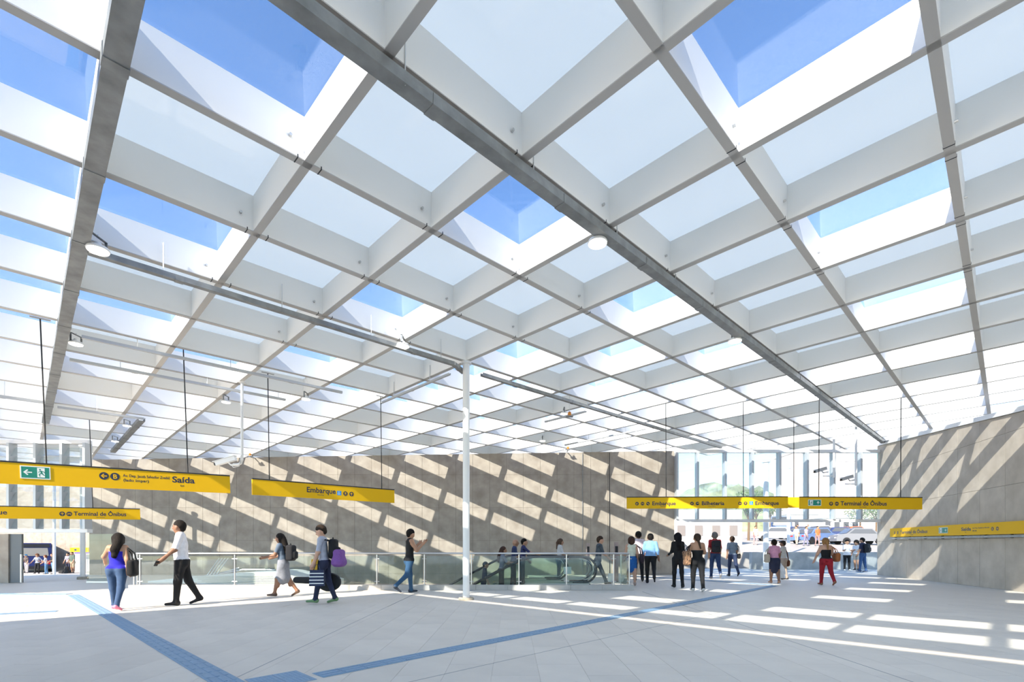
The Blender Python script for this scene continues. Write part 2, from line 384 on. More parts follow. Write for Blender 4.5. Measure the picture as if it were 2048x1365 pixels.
tray('thin branch tray right of the slim column with a small orange lamp', node(-2.2, 5.0, -.22), node(-3.2, 5.0, -.22), .07, .05, 1, nm='light_track', group='thin light tracks')
tray('thin branch tray farther toward the street gable', node(-2.2, 7.1, -.22), node(-4.4, 7.1, -.22), .07, .05, 1, nm='light_track', group='thin light tracks')

# ---- round flood lamps
def flood(label, px, py, Y, tilt=0.0, r=.16, arm=.12):
    p = at(px, py, Y)
    t = thing('flood_lamp', label, 'lamp', p, 0, 'round flood lamps')
    MB().lathe([(r*.96, 0), (r*.96, .006)], 24, (0, 0, .002)).obj('diffuser', M_LAMP, t, True)
    MB().lathe([(r, 0), (r*1.06, .015), (r*.95, .045), (r*.45, .07), (r*.3, .11)], 24, (0, 0, .009)).obj('housing', M_WHITE, t, True)
    MB().box(-.02, .02, -r*1.08, r*1.08, .05, .06).box(-.02, .02, -r*1.08, -r*1.04, .05, .21).box(-.02, .02, r*1.04, r*1.08, .05, .21).box(-.02, .02, -r*1.08, r*1.08, .2, .21).obj('bracket', M_GALV, t)
    zr = roofz(p.x, p.y)-p.z
    MB().tube([(0, 0, .2), (0, 0, max(zr, .24))], .008, 6).obj('hanger_rod', M_STEEL, t)
    t.rotation_euler = (tilt, 0, 0)
    return t
for lb, px, py, dz in [
    ('lit round flood lamp beside the broad tray corner at left', 196, 503, -.22), ('lit round flood lamp under the long tray, nearest the middle of the roof', 1195, 489, -.24),
    ('lit round flood lamp farther along the long tray', 1470, 684, -.24), ('lit round flood lamp left of the slim white column head', 806, 694, -.20),
    ('small lit flood lamp on the broad left tray', 152, 690, -.2), ('small flood lamp at the end of a thin track left of centre', 452, 806, -.22),
    ('small flood lamp at the end of the longer thin track', 612, 800, -.22), ('small flood lamp on the branch track right of the slim column', 1128, 829, -.22),
    ('small flood lamp near the far branch track', 1085, 883, -.22), ('small flood lamp beside the short dark tray, uppermost', 254, 853, -.2),
    ('small flood lamp beside the short dark tray, middle', 230, 884, -.2)]:
    r_ = Vector(((px-CX)/F, 1, (YH-py)/F)); Yd = 10.0
    for _ in range(30): P = at(px, py, Yd); Yd *= (roofz(P.x, P.y)+dz-CH)/(P.z-CH)
    flood(lb, px, py, Yd, r=.135 if 'small' not in lb else .12)

# ---- hanging yellow signs
def text(body, size, parent, x, z, m, bold=0.0, sx=1.0, align='LEFT', y=-.0029, fit=None):
    c = bpy.data.curves.new('lettering', 'FONT'); c.body = body; c.size = size; c.align_x = align; c.align_y = 'BOTTOM_BASELINE'
    c.offset = bold; c.extrude = .0008; c.materials.append(m); c.resolution_u = 3
    o = link('lettering', c, parent, (x, y, z), (R(90), 0, 0)); o.scale = (1, 1, 1)
    if sx != 1.0 or fit: o['fit'] = fit or 0
    if not o.get('fit'): o.scale = (sx, 1, 1); o.pop('fit', None)
    return o
def disc(mb, x, z, r, n=20, mi=0, y=-.003, d=.002):
    mb.prism([(x+r*math.cos(2*math.pi*k/n), y, z+r*math.sin(2*math.pi*k/n)) for k in range(n)], (0, -d, 0), mi)
def arrow(mb, x, z, s, ang, mi, y=-.0052, d=.001):
    def rot(p): return (x+(p[0]*math.cos(ang)-p[1]*math.sin(ang))*s, y, z+(p[0]*math.sin(ang)+p[1]*math.cos(ang))*s)
    mb.prism([rot(p) for p in ((-.8, -.14), (.55, -.14), (.55, .14), (-.8, .14))], (0, -d, 0), mi)
    for sg in (1, -1):
        mb.prism([rot(p) for p in ((.85, 0), (.1, .75*sg), (-.12, .55*sg), (.5, 0))], (0, -d, 0), mi)
def icon_arrow(parent, x, z, r, ang):
    mb = MB(); disc(mb, x, z, r); arrow(mb, x, z, r*.78, ang, 1); mb.obj('arrow_icon', [M_NAVY, M_YEL], parent)
def icon_letter(parent, x, z, r, ch):
    mb = MB(); disc(mb, x, z, r); o = mb.obj('round_icon', M_NAVY, parent)
    text(ch, r*1.6, o, x, z-r*.56, M_YEL, .008*r*4, align='CENTER', y=-.0056)
def icon_bus(parent, x, z, r, kind=0):
    mb = MB(); disc(mb, x, z, r)
    if kind == 0:
        mb.box(x-r*.72, x+r*.72, -.0062, -.0052, z-r*.14, z+r*.02, 1); mb.box(x-r*.55, x+r*.55, -.0062, -.0052, z+r*.2, z+r*.34, 1)
        mb.box(x-r*.6, x-r*.3, -.0062, -.0052, z-r*.4, z-r*.25, 1); mb.box(x+r*.3, x+r*.6, -.0062, -.0052, z-r*.4, z-r*.25, 1)
    elif kind == 1:                                    # train front
        mb.box(x-r*.4, x+r*.4, -.0062, -.0052, z-r*.05, z+r*.35, 1); mb.box(x-r*.5, x+r*.5, -.0062, -.0052, z-r*.55, z-r*.42, 1); mb.box(x-r*.36, x+r*.36, -.0062, -.0052, z+r*.48, z+r*.58, 1)
    elif kind == 2:                                    # escalator
        mb.prism([(x-r*.6, -.0052, z+r*.35), (x-r*.2, -.0052, z+r*.35), (x+r*.6, -.0052, z-r*.25), (x+r*.6, -.0052, z-r*.5), (x+r*.3, -.0052, z-r*.5), (x-r*.3, -.0052, z+r*.08), (x-r*.6, -.0052, z+r*.08)], (0, -.001, 0), 1)
    else:                                              # ticket
        mb.box(x-r*.5, x+r*.95, -.0062, -.0052, z-r*.1, z+r*.12, 1); mb.box(x-r*.2, x+r*.9, -.0062, -.0052, z+r*.28, z+r*.42, 1)
    mb.obj('pictogram', [M_NAVY, M_YEL], parent)
def icon_wheelchair(parent, x, z, s):
    mb = MB(); mb.box(x-s, x+s, -.005, -.003, z-s, z+s, 0)
    y = -.0052
    disc(mb, x-s*.1, z+s*.62, s*.16, 10, 1, y, .001)
    mb.box(x-s*.2, x-s*.02, y-.001, y, z-s*.05, z+s*.45, 1); mb.box(x-s*.2, x+s*.4, y-.001, y, z-s*.12, z+s*.02, 1); mb.box(x+s*.3, x+s*.42, y-.001, y, z-s*.5, z+s*.02, 1)
    n = 14; ring = [(math.cos(R(100+k*260/n)), math.sin(R(100+k*260/n))) for k in range(n+1)]
    for (a, b), (c, d) in zip(ring[:-1], ring[1:]):
        mb.prism([(x-s*.08+a*s*.5, y, z-s*.25+b*s*.5), (x-s*.08+c*s*.5, y, z-s*.25+d*s*.5), (x-s*.08+c*s*.38, y, z-s*.25+d*s*.38), (x-s*.08+a*s*.38, y, z-s*.25+b*s*.38)], (0, -.001, 0), 1)
    mb.obj('access_pictogram', [M_SBLUE, M_SWHITE], parent)
def exit_board(parent, x, z, wd, ht, arrow_first, ang):
    """green board with a white border, an arrow and a figure running through a doorway"""
    mb = MB(); mb.box(x, x+wd, -.010, -.003, z-ht/2, z+ht/2, 1); b = ht*.07
    mb.box(x+b, x+wd-b, -.0115, -.0101, z-ht/2+b, z+ht/2-b, 0)
    aw = wd*.5; ax = x+(aw*.5 if arrow_first else wd-aw*.48); dx = x+(wd*.56 if arrow_first else wd*.12); dw = wd*.25
    arrow(mb, ax, z, ht*.3, ang, 1, -.0117)
    y = -.0117; mb.box(dx, dx+dw, y-.001, y, z-ht*.36, z+ht*.38, 1); y = -.0129
    cx_ = dx+dw*.55; q = ht*.3; sg = -1 if arrow_first else 1
    def limb(p, r_, w_):
        p = Vector((cx_+sg*p[0]*q, y, z+p[1]*q)); r_ = Vector((cx_+sg*r_[0]*q, y, z+r_[1]*q)); d = (r_-p).normalized(); n_ = Vector((d.z, 0, -d.x))*w_*q
        mb.prism([p-n_, r_-n_, r_+n_, p+n_], (0, -.001, 0), 0)
    disc(mb, cx_+sg*.25*q, z+.78*q, .2*q, 10, 0, y, .001)
    limb((.1, .5), (-.1, -.15), .17); limb((.1, .45), (.6, .1), .08); limb((.05, .45), (-.5, .3), .08); limb((-.5, .3), (-.6, -.05), .07)
    limb((-.05, -.1), (.45, -.4), .11); limb((.45, -.4), (.3, -.95), .09); limb((-.1, -.1), (-.4, -.6), .11); limb((-.4, -.6), (-.95, -.7), .09)
    mb.obj('exit_pictogram', [M_GREEN, M_SWHITE], parent)
def sign(label, p0, p1, ht, rods, thick=.06, back=True):
    """p0 lower left, p1 lower right (world); local x runs along the sign, -y faces the hall"""
    d = p1-p0; L = d.xy.length; rz = math.atan2(d.y, d.x)
    t = thing('hanging_sign' if rods is not None else 'wall_sign', label, 'sign', p0, rz); t.rotation_euler = (0, -math.atan2(d.z, L), rz)
    MB().box(0, L, -.002, thick, 0, ht).obj('panel', M_YEL, t)
    if rods is not None:
        MB().box(0, L, -.01, thick+.008, ht, ht+.028).obj('top_rail', M_DARK, t)
        for u in rods:
            w = p0+d*(u/L)
            zt = roofz(w.x, w.y)-w.z+BD-.02
            MB().tube([(u, thick/2, ht+.028), (u, thick/2, zt)], .013, 8).obj('hanger_rod', M_BLACK, t)
            MB().box(u-.12, u+.12, thick/2-.02, thick/2+.02, zt-.02, zt).obj('hanger_plate', M_STEEL, t)
    def U(px):                                         # photograph column -> distance along the sign
        k = (px-CX)/F; return (k*p0.y-p0.x)/(d.x-k*d.y)*L
    return t, U, L
def on_i(i0, px, py):                                   # point on the vertical plane of beam line i0
    k = (px-CX)/F; P = node(i0, 0); t = (k*P.y-P.x)/(VB.x-k*VB.y); Q = P+VB*t; return Vector((Q.x, Q.y, CH+(YH-py)/F*Q.y))
# 1: long exit sign
t, U, L = sign('long yellow exit sign with a green running-figure board and street name, hung at left', on_i(-4.04, -70, 964.5), on_i(-4.04, 461, 987), .40, [])
p0 = on_i(-4.04, -70, 964.5)
for px in (95, 378):
    u = U(px); w = on_i(-4.04, px, 900); zt = roofz(w.x, w.y)-p0.z-.03
    MB().tube([(u, .03, .42), (u, .03, zt)], .012, 8).obj('hanger_rod', M_BLACK, t); MB().box(u-.15, u+.15, .01, .05, zt-.02, zt).obj('hanger_plate', M_STEEL, t)
exit_board(t, U(41), .235, U(102)-U(41), .245, True, math.pi)
icon_arrow(t, U(209), .245, .078, math.pi); icon_letter(t, U(231), .245, .078, 'B')
text('Av. Dep. Jacob Salvador Zveibil', .082, t, U(247), .25, M_NAVY, .001, fit=U(340)-U(247))
text('(lado ímpar)', .082, t, U(247), .155, M_NAVY, .001, 1.1)
text('Saída', .185, t, U(345), .19, M_NAVY, .0045, fit=U(390)-U(345)); text('Exit', .05, t, U(361), .105, M_NAVY)
# 2: bus terminal sign, left
a0, a1 = on_i(-9.0, -60, 1037.2), on_i(-9.0, 281, 1040)
t, U, L = sign('yellow bus terminal sign ending beside the louvred window, lower of the two at left', a0, a1, .37, [])
u = U(187); w = on_i(-9.0, 187, 1000); zt = roofz(w.x, w.y)-a0.z-.03
MB().tube([(u, .03, .39), (u, .03, zt)], .012, 8).obj('hanger_rod', M_BLACK, t)
text('Embarque', .20, t, U(15), .13, M_NAVY, .0045, 1.05, 'RIGHT')
icon_arrow(t, U(125), .17, .075, R(90)); icon_bus(t, U(139), .17, .075)
text('Terminal de Ônibus', .19, t, U(148), .12, M_NAVY, .0045, fit=U(253)-U(148)); text('Bus Station', .05, t, U(193), .05, M_NAVY)
# 3: boarding sign in the middle
a0, a1 = on_i(-4.1, 505, 990), on_i(-4.1, 789, 1006.5)
t, U, L = sign('yellow boarding sign with a blue access pictogram, hung left of the slim column', a0, a1, .385, [])
for px in (540, 765):
    u = U(px); w = on_i(-4.1, px, 900); zt = roofz(w.x, w.y)-a0.z-.06
    MB().tube([(u, .03, .40), (u, .03, zt)], .012, 8).obj('hanger_rod', M_BLACK, t); MB().box(u-.15, u+.15, .01, .05, zt-.02, zt).obj('hanger_plate', M_STEEL, t)
text('Embarque', .20, t, U(613), .155, M_NAVY, .0045, fit=U(671)-U(613)); text('Boarding', .05, t, U(635), .085, M_NAVY)
icon_wheelchair(t, U(678.5), .185, .06); icon_bus(t, U(691), .18, .066, 1); icon_arrow(t, U(703), .18, .066, R(90))
# 4: triple sign by the street door
Y4 = 17.2
a0, a1 = at(1254, 1018, Y4), at(1576, 1017, Y4)
t, U, L = sign('long yellow sign with boarding and ticket office lettering, hung before the concrete wall end', a0, a1, .385, [(1333-1254)/322*5.6, (1488-1254)/322*5.6])
zt = .17
for px, a in ((1274, R(-135)), (1384, R(-135)), (1480, math.pi)): icon_arrow(t, U(px), zt, .062, a)
icon_bus(t, U(1285), zt, .062, 0); icon_bus(t, U(1296), zt, .062, 2); icon_bus(t, U(1395), zt, .062, 3); icon_bus(t, U(1491), zt, .062, 1); icon_wheelchair(t, U(1502.5), zt+.01, .06)
for s_, x0, x1 in (('Embarque', 1304, 1351), ('Bilheteria', 1403, 1448), ('Embarque', 1510, 1557)):
    text(s_, .185, t, U(x0), .115, M_NAVY, .0045, fit=U(x1)-U(x0))
text('Boarding', .05, t, U(1321), .055, M_NAVY); text('Ticket Office', .05, t, U(1416), .06, M_NAVY); text('Boarding', .05, t, U(1528), .06, M_NAVY)
# 5: bus terminal sign by the right wall
Y5 = 16.2
a0, a1 = at(1600.5, 1018.3, Y5), at(1844.5, 1019.5, Y5)
t, U, L = sign('yellow bus terminal sign with a green exit board, hung nearest the right concrete wall', a0, a1, .375, [(1638-1600)/244*4, (1802-1600)/244*4])
exit_board(t, U(1616), .20, U(1642)-U(1616), .20, False, R(90))
icon_arrow(t, U(1662), .17, .065, R(90)); icon_bus(t, U(1673.5), .17, .065)
text('Terminal de Ônibus', .19, t, U(1681), .12, M_NAVY, .0045, fit=U(1773.5)-U(1681)); text('Bus Station', .05, t, U(1719), .05, M_NAVY)
# plain yellow sign behind the gap between the two
MB_ = at(1560, 1016, 19.0)
tg = thing('hanging_sign', 'plain yellow sign seen in the gap between the two signs by the street door', 'sign', MB_)
MB().box(0, 1.1, 0, .06, 0, .40).obj('panel', mat('yellow_sign_panel', (.8, .47, .012)), tg)
MB().tube([(.55, .03, .40), (.55, .03, roofz(MB_.x, MB_.y)-MB_.z)], .012, 8).obj('hanger_rod', M_BLACK, tg)
# 6: sign fixed along the right wall
def on_wall(px, py, off=.0):
    k = (px-CX)/F; O = W0+WN*off; tt = (k*O.y-O.x)/(WD.x-k*WD.y); Q = O+WD*tt; return Vector((Q.x, Q.y, CH+(YH-py)/F*Q.y))
a0, a1 = on_wall(1780, 1074.7, .12), on_wall(2130, 1066, .12)
hw = (1074.7-1058)/F*a0.y
t, U, L = sign('long yellow sign fixed along the right concrete wall with exit lettering', a0, a1, hw, None, .05)
MB().box(-.15, L, .02, .10, -.10, -.03).obj('conduit_rail', M_GALV, t)
for k in range(8): MB().box(.3+k*L/8, .36+k*L/8, .05, .115, -.12, 0).obj('wall_bracket', M_DARK, t)
zc = hw*.48
icon_arrow(t, U(1789.5), zc, hw*.17, R(90)); icon_bus(t, U(1795.5), zc, hw*.17)
text('Terminal de Ônibus', hw*.5, t, U(1800.5), hw*.33, M_NAVY, .0045, fit=U(1855)-U(1800.5)); text('Bus Station', hw*.13, t, U(1821), hw*.14, M_NAVY)
exit_board(t, U(1878), hw*.52, U(1896)-U(1878), hw*.58, False, 0)
text('Saída', hw*.42, t, U(1922.5), hw*.4, M_NAVY, .0045, fit=U(1942)-U(1922.5)); text('Exit', hw*.12, t, U(1930), hw*.22, M_NAVY)
text('Av. Pres. Humberto Mourão', hw*.15, t, U(1945), hw*.55, M_NAVY, .001, fit=U(1979)-U(1945)); text('(lado par)', hw*.15, t, U(1945), hw*.33, M_NAVY, .001)
icon_letter(t, U(1985), hw*.47, hw*.165, 'B'); icon_arrow(t, U(1995), hw*.47, hw*.165, 0)

# ---- cctv cameras
def cctv(label, p, aim, pole=None, size=.5, white=True):
    m = M_WHITE if white else mat('grey_camera_housing', (.5, .52, .53), .4, .2)
    t = thing('security_camera', label, 'camera', p, aim, 'security cameras')
    b = MB(); b.box(-size/2, size/2, -.055, .055, -.05, .06); b.obj('housing', m, t)
    MB().box(-size/2-.02, size/2+.06, -.068, .068, .064, .078).obj('sunshield', m, t)
    MB().tube([(size/2+.001, 0, 0), (size/2+.05, 0, 0)], .035, 12).obj('lens', M_BLACK, t, True)
    MB().tube([(-.05, 0, -.05), (-.1, 0, -.14), (-size*.6, 0, -.16)], .02, 8).obj('arm', m, t, True)
    t.rotation_euler = (0, R(16), aim)
    return t
Yc = 13.4
pc_ = at(452, 923, Yc)
cctv('white security camera on a drop pole above the boarding sign', pc_, R(180), size=.55)
pp = at(484, 930, Yc)
tp = thing('camera_pole', 'white drop pole with a curved foot carrying the security camera', 'pole', (pp.x, pp.y, pp.z))
zt = roofz(pp.x, pp.y)-pp.z
MB().tube([(0, 0, zt), (0, 0, .12), (-.03, 0, .04), (-.12, 0, .0), (-.24, 0, .0)], .036, 12).obj('pipe', M_WHITE, tp, True)
MB().box(-.09, .09, -.09, .09, zt-.015, zt).obj('flange', M_WHITE, tp)
MB().tube([(0, -.05, .25), (-.05, -.05, -.05), (-.22, -.03, -.08), (-.3, 0, .02)], .008, 6).obj('cable', M_WHITE, tp, True)
for lb, px, py, Y, pxp, ptop in (('grey security camera at the street gable, left of the pair', 1641, 941, 20.5, 1668, 840), ('grey security camera at the street gable, right of the pair', 1694, 957, 20.3, 1712, 868)):
    cctv(lb, at(px, py, Y), R(190), size=.55, white=False)
    p = at(pxp, py+14, Y); tq = thing('camera_pole', 'grey drop pole of the '+lb.split(', ')[1]+' street gable camera', 'pole', p)
    MB().tube([(0, 0, roofz(p.x, p.y)-p.z), (0, 0, -.02)], .045, 12).obj('pipe', M_WHITE, tq, True)
    MB().tube([(0, 0, .05), (-.45, 0, .05)], .02, 8).obj('bracket_arm', M_WHITE, tq, True)
# small orange beacon on a branch track and amber alarm lights on the concrete wall top
for lb, px, py, Y in (('small amber alarm light at the wall top left of the boarding sign', 500, 912, YW-.45), ('small amber alarm light at the wall top right of the slim column', 1136, 899, YW-.45), ('small orange beacon on the branch track right of the slim column', 1139, 832, 15.2)):
    p = at(px, py, Y); t = thing('alarm_light', lb, 'alarm light', p, group='amber alarm lights')
    MB().lathe([(.05, 0), (.06, .03), (.05, .10), (.02, .125)], 14).obj('dome', mat('amber_plastic', (.7, .25, .03), .3), t, True)
    MB().box(-.11, .11, -.04, .09, -.03, -.001).obj('bracket', M_GALV, t)
    if Y > 20: MB().box(-.02, .02, .05, .45, -.06, -.031).obj('wall_arm', M_GALV, t)
    else: MB().tube([(0, 0, .125), (0, 0, roofz(p.x, p.y)-p.z)], .006, 6).obj('hanger_rod', M_STEEL, t)
# wall conduits
for lb, px, m in (('steel conduit running up the concrete wall behind the escalator', 1165, M_GALV), ('black downpipe on the concrete wall right of the conduit', 1219, M_BLACK)):
    x = (px-CX)/F*(YW-.05); tag(MB().tube([(x, YW-.05, -.3), (x, YW-.05, bt(x-XL)-.05)], .014, 8).obj('wall_conduit', m, None, True), lb, 'conduit')

# ================================================================ FLOOR FIXTURES
# ---- tactile strips
def tact_mesh(dots):
    mb = MB().box(.003, .247, .003, .247, 0, .004)
    if dots:
        for a in range(5):
            for b in range(5):
                x, y = .045+a*.04, .045+b*.04; mb.add([(x-.011, y-.011, .004), (x+.011, y-.011, .004), (x+.011, y+.011, .004), (x-.011, y+.011, .004), (x-.005, y-.005, .008), (x+.005, y-.005, .008), (x+.005, y+.005, .008), (x-.005, y+.005, .008)], [(4, 5, 6, 7), (0, 1, 5, 4), (1, 2, 6, 5), (2, 3, 7, 6), (3, 0, 4, 7)])
    else:
        for k in range(3):
            y = .045+k*.08; mb.box(.012, .238, y-.016, y+.016, .004, .0085)
    return mb.mesh('tactile_tile', M_BLUE)
TBAR, TDOT = tact_mesh(False), tact_mesh(True)
def strip(label, p0, p1, rows=1, me=None):
    p0 = Vector((p0[0], p0[1], .0015)); p1 = Vector((p1[0], p1[1], .0015)); d = (p1-p0); L = d.length; d.normalize(); n = Vector((-d.y, d.x, 0))
    t = thing('tactile_strip', label, 'tactile paving', p0, math.atan2(d.y, d.x), 'blue tactile strips')
    for r in range(rows):
        for k in range(int(L/.25)):
            link('tactile_tile', me or TBAR, t, (k*.25, (r-rows/2)*.25, 0))
    return t
strip('blue tactile strip running from the foreground to the street door', (-1.95, 4.95), (9.1, 17.0))
strip('short blue tactile strip turning off near the street door', (9.0, 17.15), (5.4, 23.0))
strip('wide blue tactile strip running from the foreground to the left doorway', (-2.55, 4.55), (-12.0, 13.5))
strip('thin blue tactile strip in the sunlit floor at far left', (-9.2, 10.0), (-13.0, 7.6))
strip('thin blue tactile strip crossing the shaded floor at far left', (-12.3, 13.75), (-20.0, 13.75))
strip('blue studded tactile landing where the two strips meet', (-2.42, 4.62), (-2.06, 4.99), 2, TDOT)

# ---- kerb and glass railing round the stair well
YR = 15.06; XK0, XK1 = -11.7, 3.72
kerb = empty('trim_2', kind='structure')
for k in range(16):
    a = XK0+(XK1-XK0)*k/16; b = XK0+(XK1-XK0)*(k+1)/16
    MB().box(a+.003, b-.003, YR, YR+.22, 0, .152).obj('kerb_stone', M_CURB, kerb)
rail = thing('glass_railing', 'glass railing with steel posts and handrail round the escalator well', 'railing', (0, YR+.11, .152))
posts = [(p-CX)/F*(YR+.11) for p in (280, 375, 469.5, 564, 659, 754, 849, 943, 1038, 1133, 1227.5, 1258.5)]
for x in posts:
    p = MB().tube([(x, 0, 0), (x, 0, .93)], .021, 12).obj('post', M_STEEL, rail, True)
    for z in (.10, .80):
        MB().tube([(x-.075, 0, z), (x+.075, 0, z)], .013, 8).obj('glass_clamp', M_STEEL, p, True)
    MB().lathe([(.05, 0), (.05, .012), (.022, .02)], 14, (x, 0, 0)).obj('foot_plate', M_STEEL, p, True)
for a, b in zip(posts[:-1], posts[1:]):
    MB().box(a+.05, b-.05, -.006, .006, .035, .885).obj('glass_panel', M_RGLASS, rail)
xr = posts[-1]
MB().tube([(posts[0]-.1, 0, .965), (xr-.02, 0, .965), (xr, .02, .96), (xr+.01, .08, .95), (xr+.01, 1.2, .95)], .027, 12).obj('handrail', M_STEEL, rail, True)
MB().tube([(xr+.01, 1.2, -.15), (xr+.01, 1.2, .95)], .021, 12).obj('post', M_STEEL, rail, True)
MB().box(xr+.004, xr+.016, .05, 1.16, -.05, .885).obj('glass_panel', M_RGLASS, rail)
for dx in (-.1, -.2):
    MB().tube([(posts[0]+dx, .02, -.15 if dx < -.12 else 0), (posts[0]+dx, .02, .95)], .021, 12).obj('post', M_STEEL, rail, True)

# ---- white stair parapet seen through the railing at left
sp = thing('stair_parapet', 'low white stair slab with steel rails behind the left part of the railing', 'stair', (0, 0, 0))
Ys = 18.4
X_ = lambda px, Y=Ys: (px-CX)/F*Y
Z_ = lambda py, Y=Ys: CH+(YH-py)/F*Y
MB().prism([(X_(296), Ys, -.6), (X_(296), Ys, Z_(1163)), (X_(385), Ys, Z_(1154)), (X_(468), Ys, Z_(1148)), (X_(530), Ys, Z_(1145)), (X_(545), Ys, Z_(1146)), (X_(640), Ys, Z_(1166)), (X_(640), Ys, -.6)], (0, 2.6, 0)).obj('slab', M_WHITE, sp)
for k in range(5):
    MB().box(X_(380+k*8), X_(545+k*14), Ys-.03, Ys+.0, Z_(1152.5+k*3.2)-.02, Z_(1152.5+k*3.2)).obj('step_nosing', mat('pale_step_edge', (.62, .62, .6), .6), sp)
for dy, a, b in ((0, 470, 1131), (.9, 520, 1137)):
    MB().tube([(X_(400), Ys+.3+dy, Z_(1153)), (X_(450), Ys+.3+dy, Z_(1143)), (X_(a), Ys+.3+dy, Z_(b+6))], .03, 8).obj('stair_rail', M_STEEL, sp, True)
for k in range(4):
    x = X_(414+k*6); MB().tube([(x-.15, Ys+.2, Z_(1155)), (x+.32, Ys+.25, Z_(1117))], .018, 8).obj('baluster', M_STEEL, sp, True)

# ---- escalators
M_EGLASS = glass('escalator_glass', (.91, .95, .93), .7, 1.45, 0)
M_STEP = mat('grooved_step_metal', (.30, .31, .32), .45, .6, .25, 40, stretch=(1, 30, 1))
def escalator(label, y0, xend, mirror=1):
    t = thing('escalator', label, 'escalator', (0, y0, 0))
    X1 = xend; XB = .46+(xend-2.79); S = .533; ZH = .99; R_ = .43; lo = -3.4
    xl = XB-(-lo)/S
    def hz(x): return ZH if x >= XB else ZH-(XB-x)*S
    path = [(xl, hz(xl)), (XB-.5, hz(XB-.5)), (XB-.2, hz(XB-.2)-.015), (XB+.15, ZH-.01), (XB+.5, ZH)]+[(X1-R_+R_*math.sin(R(k*15)), ZH-R_+R_*math.cos(R(k*15))) for k in range(0, 13)]+[(X1-R_-.35, ZH-2*R_+.0)]
    for y in (0, .98):
        MB().tube([(x, y, z) for x, z in path], .038, 10).obj('handrail', M_BLACK, t, True)
        g = [(x, y-.006, z-.04) for x, z in path[:5]]+[(X1-R_+(R_-.05)*math.sin(R(k*15)), y-.006, ZH-R_+(R_-.05)*math.cos(R(k*15))) for k in range(0, 13)]
        g += [(XB, y-.006, .10), (xl, y-.006, .10-(XB-xl)*S)]
        MB().prism(g, (0, .012, 0)).obj('glass_balustrade', M_EGLASS, t)
        # inner steel ring line at the newel and the skirt deck
        MB().tube([(X1-R_+(R_-.10)*math.sin(R(k*15)), y, ZH-R_+(R_-.10)*math.cos(R(k*15))) for k in range(0, 13)], .012, 8).obj('newel_trim', M_STEEL, t, True)
        dk = [(X1-.25, y-.10, .02), (X1-.25, y-.10, .12), (XB, y-.10, .12), (xl, y-.10, .12-(XB-xl)*S), (xl, y-.10, -.25-(XB-xl)*S), (XB, y-.10, -.25), (X1-.25, y-.10, -.25)]
        MB().prism(dk, (0, .20, 0)).obj('skirt_deck', M_STEEL, t)
    n = int((XB-xl)/.38)
    for k in range(n+4):
        x = XB+1.1-k*.38; z = min(0, -(XB-.19-x)*S) if x < XB-.19 else 0
        MB().box(x-.37, x, .12, .86, z-.22, z-.001).obj('step', M_STEP, t)
        MB().box(x-.37, x-.34, .13, .85, z-.0009, z+.004).obj('step_edge', mat('yellow_edge_paint', (.75, .42, .02), .6), t)
    MB().box(XB+1.11, X1+.15, .105, .86, -.03, .004).obj('comb_plate', M_STEEL, t)
    MB().box(XB+1.25, XB+1.5, -.008, -.007, .42, .66).obj('notice_plate', mat('pale_green_notice', (.55, .65, .62), .5), t)
    return t
e1 = escalator('black-railed glass escalator directly behind the glass railing', 16.35, 2.79)
e2 = dup(e1, (-.75, 18.1, 0), 0, 'black-railed escalator farther from the glass railing, nearer the concrete wall')
for ch in list(e2.children):
    if ch.name.startswith('notice'): bpy.data.objects.remove(ch)
for lb, px, Y in (('pinkish validator post beside the escalator landing, nearer the wall', 1176, 21.0), ('pinkish validator post right of the escalator landing', 1232.5, 18.2)):
    t = thing('validator_post', lb, 'post', ((px-CX)/F*Y, Y, 0), 0, 'validator posts')
    MB().box(-.07, .07, -.05, .05, .02, 1.50).obj('column', mat('pinkish_steel', (.36, .28, .26), .4, .3), t)
    MB().box(-.16, .16, -.10, .10, 0, .02).obj('foot_plate', M_STEEL, t); MB().box(-.05, .05, -.056, -.0501, 1.1, 1.35).obj('reader', M_BLACK, t)
    MB().box(-.30, .30, -.012, .0, .05, .35).obj('notice_board', M_SWHITE, t) if px > 1200 else None

